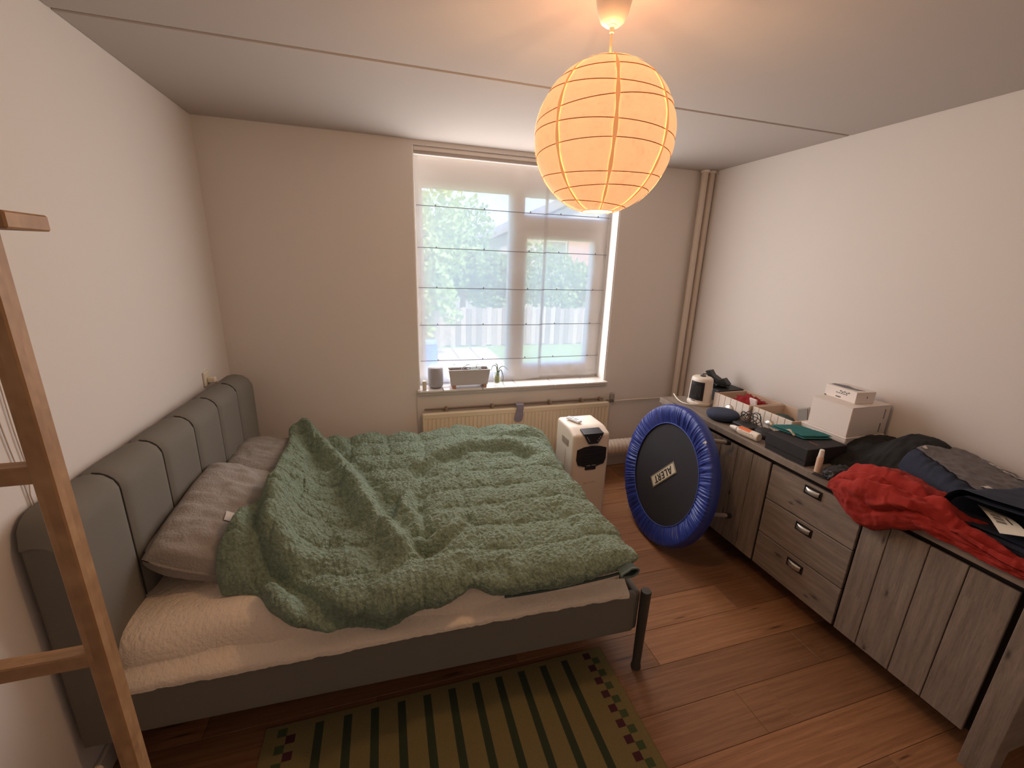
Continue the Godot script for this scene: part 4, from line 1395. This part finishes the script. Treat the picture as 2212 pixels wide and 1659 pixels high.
	var pc := thing("paper_sachet", "small white paper sachet sticking out of the first loose drawer", "sachet", Vector3(3.42, TOP + 0.03, 1.11))
	part("sachet", MB.new().rbox(Vector3(0, 0.055, 0), Vector3(0.012, 0.11, 0.055), 0.005, 2, Basis(Vector3(0, 0, 1), 0.3)), mat("paper_white", rgb(232, 214, 208), 0.7), pc)
	part("sachet_fold", MB.new().rbox(Vector3(-0.014, 0.104, 0), Vector3(0.014, 0.02, 0.057), 0.004, 2, Basis(Vector3(0, 0, 1), 0.3)), mat("paper_white", Color.WHITE), pc)
	var gc := thing("phone_case", "grey phone case leaning inside the second loose drawer", "case", Vector3(3.53, TOP + 0.02, 1.385))
	part("shell", MB.new().rbox(Vector3(0, 0.07, 0), Vector3(0.012, 0.15, 0.075), 0.005, 2, Basis(Vector3(0, 0, 1), -0.5) * Basis(Vector3(1, 0, 0), -0.5)), mat("case_grey", rgb(150, 140, 128), 0.5), gc)
	part("rim", MB.new().rbox(Vector3(-0.008, 0.073, 0), Vector3(0.006, 0.13, 0.058), 0.0025, 2, Basis(Vector3(0, 0, 1), -0.5) * Basis(Vector3(1, 0, 0), -0.5)), mat("case_dark", rgb(110, 102, 92), 0.5), gc)
	var dg := thing("spectacles_case", "dark green spectacles case lying in the second loose drawer", "case", Vector3(3.47, TOP + 0.012, 1.31))
	lump(dg, "case_shell", Vector3(0, 0.035, 0), Vector3(0.035, 0.05, 0.08), mat("case_green", rgb(52, 66, 62), 0.6), 25, 0.08)
	# round blue speaker-like cushion
	var pk := thing("round_speaker", "flat round navy fabric speaker in front of the loose drawers", "speaker", Vector3(3.205, TOP, 1.075))
	var nf := mat("navy_fabric", rgb(52, 60, 80), 0.95)
	bump(nf, noise_tex(0.3, FastNoiseLite.TYPE_SIMPLEX, 81, 256), 0.08)
	tri(nf, Vector3.ONE * 8.0)
	part("fabric_shell", MB.new().lathe([Vector2(0.07, 0.004), Vector2(0.092, 0.012), Vector2(0.103, 0.03), Vector2(0.102, 0.045), Vector2(0.09, 0.057), Vector2(0.06, 0.062), Vector2(0.001, 0.063)], 48), nf, pk)
	part("base", MB.new().lathe([Vector2(0.001, 0), Vector2(0.075, 0), Vector2(0.08, 0.006)], 40), blk, pk)
	# black device with a tangle of cables
	var dv := thing("cable_tangle", "tangle of thin black cables on a small black adapter box before the loose drawers", "cables", Vector3(3.235, TOP, 1.235))
	part("adapter", MB.new().rbox(Vector3(-0.02, 0.018, 0.03), Vector3(0.09, 0.036, 0.14), 0.008, 2), blk, dv)
	var rng := RandomNumberGenerator.new()
	rng.seed = 12
	for k in 6:
		var pts := []
		var ph := rng.randf() * TAU
		var tl := rng.randf_range(-0.5, 0.5)
		for j in 44:
			var a := j / 43.0 * TAU * rng.randf_range(1.2, 1.21)
			var rr := 0.045 + 0.014 * sin(a * 2.0 + ph)
			pts.append(Vector3(0.012 + 0.028 * sin(a + ph) + k * 0.006, 0.055 + rr * sin(a) * 0.85 + tl * 0.01, 0.0 + rr * cos(a + tl) + (k - 3) * 0.008))
		part("cable", MB.new().tube(pts, 0.0022, 6), blk, dv)
	part("cable", MB.new().tube([Vector3(0.01, 0.03, 0.06), Vector3(0.02, 0.1, 0.03), Vector3(0.03, 0.115, 0.07), Vector3(0.02, 0.06, 0.1), Vector3(0.015, 0.03, 0.13), Vector3(0.02, 0.01, 0.19)], 0.0025, 6), blk, dv)
	var bp := thing("toiletry_pouch", "black rounded pouch with a white label beside the spray bottle", "pouch", Vector3(3.225, TOP, 1.41))
	lump(bp, "pouch_body", Vector3(0, 0.022, 0), Vector3(0.05, 0.04, 0.075), mat("pouch_black", rgb(36, 33, 33), 0.7), 33, 0.12)
	part("label", MB.new().box(Vector3(-0.03, 0.04, 0.068), Vector3(0.034, 0.04, 0.003), 0.001, Basis(Vector3(1, 0, 0), -0.3) * Basis(Vector3(0, 1, 0), -0.4)), mat("label_white", rgb(214, 206, 190), 0.6), bp)
	# sun cream bottle lying down
	var bo := thing("spray_bottle", "white lotion bottle with an orange label lying at the sideboard's edge", "bottle", Vector3(3.118, TOP + 0.026, 1.35))
	var bb := Basis(Vector3(1, 0, 0), PI / 2 + 0.0)
	bo.rotation.y = 0.1
	part("bottle", MB.new().lathe([Vector2(0.001, -0.102), Vector2(0.022, -0.102), Vector2(0.026, -0.097), Vector2(0.026, 0.025), Vector2(0.02, 0.04), Vector2(0.012, 0.046), Vector2(0.012, 0.05)], 28, Vector3.ZERO, Basis(Vector3(1, 0, 0), -PI / 2)), mat("bottle_white", rgb(236, 226, 210), 0.35), bo)
	part("nozzle_cap", MB.new().lathe([Vector2(0.013, 0.048), Vector2(0.016, 0.05), Vector2(0.014, 0.08), Vector2(0.008, 0.1), Vector2(0.001, 0.102)], 22, Vector3.ZERO, Basis(Vector3(1, 0, 0), -PI / 2)), mat("bottle_cap", rgb(240, 232, 220), 0.4), bo)
	part("orange_label", MB.new().grid(10, 2, func(u, w):
		var a := lerpf(0.6, 2.0, u)
		return Vector3(cos(a) * -0.0264, sin(a) * 0.0264, lerpf(-0.03, 0.05, w))), mat("label_orange", rgb(226, 116, 60), 0.5), bo)
	var dots := MB.new()
	for k in 9:
		var a := 0.25 + 0.14 * (k % 2)
		dots.rbox(Vector3(-cos(a) * 0.0262, sin(a) * 0.0262, -0.01 + k * 0.011), Vector3(0.003, 0.005, 0.005), 0.0014, 1)
	part("label_print", dots, mat("label_brown", rgb(170, 140, 110), 0.6), bo)
	# black shoe box
	var bx := thing("black_box", "large matt black carton at the front of the sideboard", "box", Vector3(3.23, TOP, 1.648))
	var bc := mat("carton_black", rgb(40, 37, 38), 0.75)
	part("tray", MB.new().box(Vector3(0, 0.028, 0), Vector3(0.268, 0.056, 0.248), 0.002), bc, bx)
	part("lid", MB.new().box(Vector3(0, 0.064, 0), Vector3(0.276, 0.068, 0.256), 0.003), bc, bx)
	part("lid_print", MB.new().box(Vector3(-0.03, 0.0985, 0.07), Vector3(0.012, 0.0008, 0.05), 0.0), mat("print_red", rgb(110, 66, 60), 0.7), bx)
	# teal cloth on it
	var tc := thing("teal_cloth", "folded teal cloth with a white tag on the black carton", "cloth", Vector3(3.262, TOP + 0.098, 1.585))
	var tm := mat("teal_cloth", rgb(44, 112, 112), 0.95)
	bump(tm, noise_tex(0.2, FastNoiseLite.TYPE_SIMPLEX, 91, 256), 0.15)
	tri(tm, Vector3.ONE * 6.0)
	var fn := FastNoiseLite.new()
	fn.seed = 92
	fn.frequency = 9.0
	var fold := MB.new()
	for L in 2:
		for sd in [1.0, -1.0]:
			fold.grid(24, 30, func(u, w):
				var a: float = u * 2.0 - 1.0
				var b: float = w * 2.0 - 1.0
				var e := pow(maxf((1.0 - pow(absf(a), 8.0)) * (1.0 - pow(absf(b), 8.0)), 0.0), 0.5)
				var y: float = 0.006 + L * 0.011 + sd * 0.0055 * e + 0.004 * fn.get_noise_2d(a * 0.4, b * 0.5 + L) * e
				return Vector3(a * 0.082 + L * 0.004 + 0.012 * sin(b * 2.0), y, b * (0.098 - L * 0.006) + 0.02 * a), sd > 0.0)
	part("folded_layers", fold, tm, tc)
	part("white_tag", MB.new().grid(6, 4, func(u, w): return Vector3(-0.088 + 0.026 * w + 0.004 * sin(u * 3.0), 0.024 - 0.018 * u * u, -0.02 + u * 0.05), true), mat("label_white", Color.WHITE), tc)
	# small standing bottle
	var sv := thing("slim_bottle", "slim pale pink bottle with a white cap standing before the black carton", "bottle", Vector3(3.115, TOP, 1.828))
	part("bottle", MB.new().lathe([Vector2(0.001, 0), Vector2(0.0135, 0), Vector2(0.015, 0.003), Vector2(0.015, 0.075), Vector2(0.012, 0.084)], 24), mat("bottle_pink", rgb(226, 194, 172), 0.35), sv)
	part("cap", MB.new().lathe([Vector2(0.0125, 0.084), Vector2(0.0125, 0.088), Vector2(0.0105, 0.118), Vector2(0.009, 0.121), Vector2(0.001, 0.121)], 24), mat("bottle_cap", Color.WHITE), sv)
	# black bag strap end beside it
	var bg := thing("belt_bag", "black nylon belt bag lying between the slim bottle and the red towel", "bag", Vector3(3.13, TOP, 1.895))
	lump(bg, "bag_body", Vector3(0.03, 0.02, 0.01), Vector3(0.085, 0.04, 0.055), blk, 44, 0.3)
	part("strap", MB.new().box(Vector3(-0.045, 0.006, 0.0), Vector3(0.03, 0.004, 0.11), 0.001, Basis(Vector3(0, 1, 0), 0.35)), blk, bg)
	# white cartons
	var wc := mat("carton_white", rgb(232, 222, 214), 0.6)
	var pr := mat("carton_print", rgb(88, 84, 84), 0.6)
	var c1 := thing("white_carton", "lower wide white carton under the tall one against the right wall", "box", Vector3(3.545, TOP, 1.607))
	part("carton_body", MB.new().box(Vector3(0, 0.054, 0), Vector3(0.29, 0.108, 0.262), 0.003), wc, c1)
	part("carton_lid", MB.new().box(Vector3(0, 0.114, 0), Vector3(0.294, 0.012, 0.266), 0.003), wc, c1)
	var c2 := thing("white_carton", "tall plain white carton stacked in the middle of the white boxes", "box", Vector3(3.548, TOP + 0.12, 1.62))
	part("carton_body", MB.new().box(Vector3(0, 0.083, 0), Vector3(0.288, 0.166, 0.226), 0.003), wc, c2)
	part("lid_flap", MB.new().box(Vector3(0, 0.1675, 0), Vector3(0.29, 0.004, 0.228), 0.001), wc, c2)
	var ln := MB.new()
	for k in 7:
		ln.box(Vector3(0.105, 0.142 - k * 0.008, 0.1135), Vector3(0.008, 0.005, 0.001))
		ln.box(Vector3(0.092, 0.062 - k * 0.0075, 0.1135), Vector3(0.007, 0.006, 0.001))
	part("side_print", ln, pr, c2)
	var c3 := thing("white_carton", "small printed white carton on top of the white box stack", "box", Vector3(3.55, TOP + 0.29, 1.598), -0.08)
	part("carton_body", MB.new().box(Vector3(0, 0.033, 0), Vector3(0.13, 0.066, 0.185), 0.002), wc, c3)
	part("lid_print", MB.new().prism(PackedVector2Array([Vector2(-0.05, -0.085), Vector2(-0.02, -0.088), Vector2(0.01, -0.03), Vector2(-0.01, 0.02), Vector2(0.0, 0.075), Vector2(-0.04, 0.06), Vector2(-0.055, 0.0)]), 0.0, 0.0008, Vector3(0.01, 0.066, 0), Basis(Vector3(1, 0, 0), Vector3(0, 0, 1), Vector3(0, 1, 0))), mat("print_slate", rgb(118, 116, 124), 0.6), c3)
	var lp := MB.new()
	for k in 5:
		lp.box(Vector3(-0.0655, 0.049 - 0.004 * (k % 2), 0.0 + k * 0.012), Vector3(0.001, 0.006, 0.008))
		lp.box(Vector3(-0.0655, 0.036, -0.02 + k * 0.014), Vector3(0.001, 0.004, 0.010))
		lp.box(Vector3(-0.0655, 0.014, -0.02 + k * 0.006), Vector3(0.001, 0.007, 0.004))
	lp.box(Vector3(0.01, 0.035, 0.093), Vector3(0.004, 0.012, 0.001))
	lp.box(Vector3(-0.0655, 0.004, -0.085), Vector3(0.001, 0.006, 0.012))
	part("front_print", lp, pr, c3)

func build_clothes() -> void:
	# red fleece towel: a rolled bunch at its far end, hanging over the front edge, flat further on
	var red := mat("red_fleece", rgb(156, 40, 30), 0.95)
	red.rim_enabled = true
	red.rim = 0.6
	red.rim_tint = 0.8
	bump(red, noise_tex(0.2, FastNoiseLite.TYPE_SIMPLEX, 111, 256), 0.12)
	tri(red, Vector3.ONE * 6.0)
	var f := FastNoiseLite.new()
	f.seed = 121
	f.frequency = 1.0
	f.fractal_octaves = 3
	var f1 := [Vector2(0.1, 0.25), Vector2(0.35, 0.42), Vector2(0.5, 0.62), Vector2(0.75, 0.75)]
	var f2 := [Vector2(0.0, 0.55), Vector2(0.28, 0.52), Vector2(0.42, 0.40), Vector2(0.62, 0.38)]
	var f3 := [Vector2(0.2, 0.2), Vector2(0.38, 0.36), Vector2(0.55, 0.30), Vector2(0.85, 0.36)]
	var o := thing("red_towel", "bright red fleece towel bunched up and hanging over the sideboard's front edge", "towel")
	part("towel", MB.new().grid(150, 130, func(u, w):
		# u along the sideboard, w from the hanging front hem over the top to the back
		var z := lerpf(1.925, 3.0, u)
		var far := clampf(u / 0.16, 0.0, 1.0)
		var round_ := sqrt(maxf(1.0 - pow(1.0 - far, 2.0), 0.0))
		var bunch := smoothstep(0.62, 0.22, u)
		var topy := TOP + lerpf(0.03, 0.115, bunch) * round_
		var hang: float = lerpf(0.0, 0.125, smoothstep(0.34, 0.10, u)) * round_
		if u > 0.3: hang = -0.0
		var q := Vector2(u, w)
		var fo := 0.016 * ridge(q, f1, 0.045) - 0.014 * ridge(q + Vector2(0.03, -0.05), f1, 0.025) + 0.016 * ridge(q, f2, 0.04) - 0.012 * ridge(q + Vector2(0, 0.06), f2, 0.025) + 0.014 * ridge(q, f3, 0.03) - 0.012 * ridge(q + Vector2(0.0, 0.05), f3, 0.02)
		fo = fo * 1.6 + 0.018 * f.get_noise_2d(u * 9.0, w * 4.5) + 0.01 * absf(f.get_noise_2d(u * 22.0, w * 9.0 + 4.0))
		var fx := 3.068 - 0.035 * bunch * round_
		var x := 0.0
		var y := 0.0
		if w < 0.30:
			var s: float = w / 0.30
			var bel := sin(s * PI) * 0.02 * bunch
			x = fx + 0.022 * (1.0 - s) * bunch - bel - fo * 0.8
			y = lerpf(TOP - 0.012 - hang, topy - 0.03 * bunch, s)
			if s < 0.12: x += 0.03 * (1.0 - s / 0.12)
			z += lerpf(0.06, 0.0, s) * bunch
		elif w < 0.5:
			var s: float = (w - 0.30) / 0.2
			x = lerpf(fx, fx + 0.09, s) + (1.0 - cos(s * PI)) * 0.0 - fo * 0.4 * (1.0 - s)
			y = topy - 0.03 * bunch * (1.0 - sin(s * PI / 2)) + fo
		else:
			var s: float = (w - 0.5) / 0.5
			x = lerpf(fx + 0.09, 3.47, s)
			y = lerpf(topy, TOP + lerpf(0.02, 0.05, bunch) * round_, s * s) + fo * (1.0 - 0.5 * s)
		return Vector3(x, maxf(y, TOP + 0.002) if x > 3.078 else y, z + 0.012 * f.get_noise_2d(w * 5.0, u * 9.0 + 30.0)), true), red, o)
	# black garment behind
	var bk := mat("black_cloth", rgb(30, 29, 28), 0.95)
	bump(bk, noise_tex(0.15, FastNoiseLite.TYPE_SIMPLEX, 112, 256), 0.1)
	tri(bk, Vector3.ONE * 6.0)
	var g := thing("black_garment", "black knitted garment heaped against the wall beside the white cartons", "garment")
	part("knit", MB.new().grid(60, 50, func(u, w):
		var z := lerpf(1.70, 2.12, u)
		var x := lerpf(3.27, 3.70, w)
		var e := pow(maxf((1.0 - pow(absf(2 * u - 1), 5.0)) * (1.0 - pow(absf(2 * w - 1), 6.0)), 0.0), 0.4)
		var hz := 0.11 + 0.07 * smoothstep(1.84, 1.95, z) - 0.012 * exp(-pow((z - 1.85) / 0.035, 2.0))
		var y = TOP + 0.002 + e * (0.03 + hz * smoothstep(0.0, 0.6, w) + 0.012 * f.get_noise_2d(u * 5.0, w * 5.0))
		return Vector3(x + 0.01 * f.get_noise_2d(u * 6.0, 3.0), y, z), true), bk, g)
	# navy garment folded, with a clear bag on it
	var nv := mat("navy_cloth", rgb(38, 44, 62), 0.9)
	bump(nv, noise_tex(0.25, FastNoiseLite.TYPE_SIMPLEX, 113, 256), 0.08)
	tri(nv, Vector3.ONE * 7.0)
	var n := thing("navy_trousers", "folded navy trousers with a white barcode tag on the red towel", "trousers")
	part("lower_fold", MB.new().rbox(Vector3(3.335, 0.893, 2.66), Vector3(0.40, 0.05, 0.62), 0.022, 14, Basis(Vector3(0, 1, 0), 0.03), func(p: Vector3, d: Vector3): return p + d * 0.006 * f.get_noise_3d(p.x * 9.0, p.y * 9.0, p.z * 9.0)), nv, n)
	# the cloth doubles back at its far end; the open loop shows along the front edge
	var lp := MB.new()
	for sd in [0, 1]:
		lp.grid(60, 30, func(u, w):
			var t0 := 0.012 if sd == 0 else -0.012
			var cy := 0.972
			var cz := 2.385
			var p := Vector2()
			if u < 0.35:
				p = Vector2(lerpf(2.95, cz, u / 0.35), cy - 0.058 - t0)
			elif u < 0.65:
				var a: float = -PI / 2 - (u - 0.35) / 0.3 * PI
				p = Vector2(cz + cos(a) * (0.058 + t0), cy + sin(a) * (0.058 + t0))
			else:
				var b: float = (u - 0.65) / 0.35
				p = Vector2(lerpf(cz, 2.95, b), cy + 0.058 + t0 + 0.03 * sin(b * PI * 0.7))
			var ex := sqrt(maxf(1.0 - pow(1.0 - minf(w / 0.05, 1.0), 2.0), 0.0))
			return Vector3(lerpf(3.125, 3.56, w) + 0.008 * f.get_noise_2d(u * 6.0, w * 3.0), p.y + 0.007 * f.get_noise_2d(u * 5.0 + 9.0, w * 5.0) - 0.02 * w, p.x + w * 0.05), sd == 0)
	part("upper_fold", lp, nv, n)
	var tgm := mat("tag_card", rgb(214, 206, 190), 0.6)
	var c0 := [Vector3(3.2, 0.977, 2.381), Vector3(3.2, 0.977, 2.467), Vector3(3.11, 0.975, 2.565), Vector3(3.11, 0.944, 2.495)]
	var tagp := func(u: float, w: float) -> Vector3:
		var q: Vector3 = c0[0].lerp(c0[1], u).lerp(c0[3].lerp(c0[2], u), w)
		return q + Vector3(0, 0.006 * sin(w * PI), 0)
	var tgp := part("hang_tag", MB.new().grid(6, 10, func(u, w): return tagp.call(u, w), true).grid(6, 10, func(u, w): return tagp.call(u, w) - Vector3(0, 0.0012, 0)), tgm, n, Vector3.ZERO, "white barcode tag")
	var bar := MB.new()
	for k in 9:
		var w0 := 0.28 + k * 0.045
		var w1 := w0 + [0.012, 0.026, 0.018][k % 3] as float
		var up := Vector3(-0.0006, 0.0012, 0.0003)
		bar.face([tagp.call(0.15, w0) + up, tagp.call(0.5, w0) + up, tagp.call(0.5, w1) + up, tagp.call(0.15, w1) + up], Vector3(-0.3, 0.9, 0.2).normalized())
	bar.face([tagp.call(0.66, 0.3) + Vector3(-0.0006, 0.0012, 0.0003), tagp.call(0.72, 0.3) + Vector3(-0.0006, 0.0012, 0.0003), tagp.call(0.72, 0.62) + Vector3(-0.0006, 0.0012, 0.0003), tagp.call(0.66, 0.62) + Vector3(-0.0006, 0.0012, 0.0003)], Vector3(-0.3, 0.9, 0.2).normalized())
	part("barcode", bar, mat("ink_black", rgb(40, 38, 38), 0.7), tgp)
	# shirt pile: navy side band, its top in a glossy clear bag
	var pb := thing("bagged_shirt", "folded navy shirt with its top in a glossy grey bag beside the black garment", "shirt")
	var A := Vector2(3.37, 2.00)
	var B := Vector2(3.70, 2.01)
	var C := Vector2(3.70, 2.50)
	var DD := Vector2(3.215, 2.345)
	var pile := func(u: float, w: float, lift: float) -> Vector3:
		# u across to the wall, w from far to near
		var q: Vector2 = A.lerp(B, u).lerp(DD.lerp(C, u), w)
		var e := pow(maxf((1.0 - pow(absf(2 * u - 1), 9.0)) * (1.0 - pow(absf(2 * w - 1), 9.0)), 0.0), 0.4)
		var top := lerpf(0.185, 0.125, w) + 0.03 * exp(-pow((u - 0.35) / 0.2, 2.0) - pow(w / 0.15, 2.0)) - 0.03 * u * w
		return Vector3(q.x, TOP + 0.015 + e * (top + 0.008 * f.get_noise_2d(u * 8.0, w * 11.0)) + lift, q.y)
	part("folded_shirt", MB.new().grid(60, 60, func(u, w): return pile.call(u, w, 0.0), true), nv, pb)
	part("bag_film", MB.new().grid(40, 40, func(u, w): return pile.call(lerpf(0.16, 0.97, u), lerpf(0.05, 0.93, w), 0.0045 + 0.0012 * f.get_noise_2d(u * 14.0 + 50.0, w * 20.0)), true), mat("film_grey", rgb(98, 92, 94), 0.3), pb)
	var wp := mat("bag_print", rgb(204, 196, 186), 0.5)
	var pq := MB.new()
	for r in [[0.24, 0.80, 0.07, 0.05], [0.29, 0.86, 0.05, 0.03], [0.22, 0.12, 0.05, 0.04], [0.40, 0.90, 0.05, 0.03]]:
		pq.grid(3, 3, func(u, w): return pile.call(r[0] + u * r[2], r[1] + w * r[3], 0.0085), true)
	for k in 8:
		pq.grid(2, 2, func(u, w): return pile.call(0.78 + u * 0.03, 0.42 + k * 0.055 + w * 0.04, 0.0085), true)
	part("bag_print", pq, wp, pb)
	var dk := thing("dark_scarf", "dark brown scarf heaped at the right edge beside the wall", "scarf", Vector3(3.63, TOP + 0.06, 2.68))
	lump(dk, "scarf", Vector3(0, 0.03, 0), Vector3(0.07, 0.09, 0.20), mat("scarf_dark", rgb(40, 36, 34), 0.95), 66, 0.25)

func build_sill_things() -> void:
	var y := 0.8425
	# round fabric speaker
	var s := thing("smart_speaker", "pale grey fabric smart speaker at the left end of the window sill", "speaker", Vector3(1.408, y, -0.045))
	var fb := mat("speaker_fabric", rgb(176, 174, 182), 0.9)
	bump(fb, noise_tex(0.3, FastNoiseLite.TYPE_SIMPLEX, 151, 256), 0.05)
	tri(fb, Vector3.ONE * 10.0)
	part("fabric_body", MB.new().lathe([Vector2(0.046, 0.006), Vector2(0.057, 0.014), Vector2(0.061, 0.03), Vector2(0.061, 0.15), Vector2(0.056, 0.165), Vector2(0.044, 0.171)], 40), fb, s)
	part("top_disc", MB.new().lathe([Vector2(0.045, 0.171), Vector2(0.03, 0.1725), Vector2(0.001, 0.1725)], 32), mat("speaker_top", rgb(150, 150, 156), 0.4), s)
	part("base", MB.new().lathe([Vector2(0.001, 0), Vector2(0.044, 0), Vector2(0.047, 0.007)], 32), mat("speaker_base", rgb(110, 108, 112), 0.6), s)
	# charger at the far left
	var c := thing("plug_adapter", "small cream plug adapter with a cable in the sill's left corner", "adapter", Vector3(1.315, y, 0.005))
	part("adapter_body", MB.new().rbox(Vector3(0, 0.035, 0), Vector3(0.03, 0.07, 0.032), 0.006, 2), mat("socket_plastic", Color.WHITE), c)
	part("cable", MB.new().tube([Vector3(0.0, 0.006, 0.01), Vector3(-0.01, 0.004, 0.035), Vector3(-0.045, 0.003, 0.05), Vector3(-0.062, -0.02, 0.056), Vector3(-0.062, -0.12, 0.012), Vector3(-0.055, -0.4, 0.008)], 0.0028, 6), mat("cord_pale", Color.WHITE), c)
	# rectangular planter on wooden feet
	var p := thing("planter_box", "long white planter box on wooden feet holding small dark plants", "planter", Vector3(1.672, y, -0.03))
	var pm := mat("planter_white", rgb(196, 192, 194), 0.4)
	var pp := MB.new()
	var hw := 0.168
	var dp := 0.055
	for sd in 4:
		var nn: Vector3 = [Vector3(0, 0, 1), Vector3(0, 0, -1), Vector3(1, 0, 0), Vector3(-1, 0, 0)][sd]
		var tq := Vector3(absf(nn.z), 0, absf(nn.x))
		var lt := hw if absf(nn.z) > 0.5 else dp
		var ot := dp if absf(nn.z) > 0.5 else hw
		for k in 2:
			var ins := 0.004 * k
			var pt := []
			for e in [[-1, 0], [1, 0], [1, 1], [-1, 1]]:
				var sc := lerpf(0.88, 1.0, e[1])
				pt.append(nn * (ot * sc - ins) + tq * e[0] * (lt * sc - ins) + Vector3(0, 0.022 + 0.125 * e[1], 0))
			pp.face(pt, nn * (1.0 - 2.0 * k))
	pp.box(Vector3(0, 0.03, 0), Vector3(hw * 1.74, 0.012, dp * 1.74))
	for e in [[0, dp - 0.003, hw * 2, 0.008], [0, -dp + 0.003, hw * 2, 0.008], [hw - 0.003, 0, 0.008, dp * 2], [-hw + 0.003, 0, 0.008, dp * 2]]:
		pp.box(Vector3(e[0], 0.146, e[1]), Vector3(e[2], 0.005, e[3]), 0.001)
	part("trough", pp, pm, p)
	part("soil", MB.new().box(Vector3(0, 0.125, 0), Vector3(hw * 1.9, 0.01, dp * 1.85)), mat("soil", rgb(70, 58, 50), 0.95), p)
	var fw := mat("feet_wood", rgb(176, 136, 116), 0.7)
	for x in [-0.125, 0.125]:
		part("foot", MB.new().box(Vector3(x, 0.012, 0.0), Vector3(0.028, 0.024, 0.118), 0.002), fw, p)
	var lf := mat("plant_dark", rgb(84, 62, 64), 0.6)
	var lg := mat("plant_grey_green", rgb(88, 100, 84), 0.6)
	for k in 8:
		var lm := MB.new()
		var dk: bool = k < 3
		var bx: float = [-0.085, -0.07, -0.06, 0.03, 0.05, 0.06, 0.07, 0.045][k]
		var dx: float = [-0.035, 0.045, 0.07, -0.05, 0.03, 0.06, 0.0, -0.02][k]
		var hy: float = [0.05, 0.035, 0.055, 0.045, 0.05, 0.035, 0.03, 0.02][k]
		for sd in [1.0, -1.0]:
			lm.grid(8, 4, func(u, w):
				var b: float = w * 2.0 - 1.0
				var wd := 0.010 * sin(minf(u * 1.08, 1.0) * PI * 0.93 + 0.12)
				return Vector3(bx + dx * u, 0.13 + hy * sin(u * PI * 0.62) + 0.002 * sd * (1.0 - b * b), (k % 3 - 1) * 0.02 + b * wd), sd > 0.0)
		part("leaf", lm, lf if dk else lg, p)
	part("stone_dish", MB.new().lathe([Vector2(0.001, 0.131), Vector2(0.05, 0.133), Vector2(0.062, 0.147), Vector2(0.058, 0.149), Vector2(0.03, 0.142), Vector2(0.001, 0.141)], 24, Vector3(0.045, 0, 0.0), Basis(), 0.62), mat("dish_grey", rgb(96, 102, 98), 0.6), p)
	# glass with a sprouting cutting
	var v := thing("glass_vase", "narrow glass of water with a rooting green cutting on the sill", "vase", Vector3(1.905, y, 0.0))
	var gm := mat("vase_glass", Color(0.9, 0.95, 0.92, 0.12), 0.05)
	gm.transparency = BaseMaterial3D.TRANSPARENCY_ALPHA
	part("glass", MB.new().lathe([Vector2(0.001, 0), Vector2(0.026, 0), Vector2(0.028, 0.004), Vector2(0.028, 0.12), Vector2(0.027, 0.12), Vector2(0.025, 0.008), Vector2(0.001, 0.008)], 32), gm, v)
	lump(v, "cutting", Vector3(0, 0.05, 0), Vector3(0.021, 0.042, 0.02), mat("cutting_green", rgb(150, 150, 78), 0.6), 88, 0.2)
	lump(v, "root_ball", Vector3(0.004, 0.095, 0), Vector3(0.012, 0.03, 0.012), mat("stem_green", rgb(84, 110, 66), 0.6), 89, 0.2)
	var st := mat("stem_green", Color.WHITE)
	for q in [[Vector3(0, 0.11, 0), Vector3(-0.01, 0.165, 0.0), Vector3(-0.04, 0.17, 0.004), Vector3(-0.055, 0.13, 0.008)], [Vector3(0, 0.11, 0), Vector3(0.0, 0.17, 0.0), Vector3(-0.012, 0.185, 0.0), Vector3(-0.014, 0.18, 0.0)], [Vector3(0.005, 0.11, 0), Vector3(0.02, 0.15, 0), Vector3(0.05, 0.165, 0.01), Vector3(0.085, 0.135, 0.02)], [Vector3(0.008, 0.11, 0), Vector3(0.03, 0.135, 0.01), Vector3(0.042, 0.08, 0.03), Vector3(0.035, 0.04, 0.05), Vector3(0.052, 0.005, 0.06)]]:
		var pts := []
		for k in 14:
			pts.append(_spline(q, k / 13.0))
		part("leaf", MB.new().tube(pts, 0.0035, 6, false, true, func(w): return 0.0042 * (1.0 - 0.7 * w)), st, v)

func _spline(q: Array, s: float) -> Vector3:
	var m := q.size() - 1
	var k := mini(int(s * m), m - 1)
	var f := s * m - k
	return q[k].cubic_interpolate(q[k + 1], q[maxi(k - 1, 0)], q[mini(k + 2, m)], f)
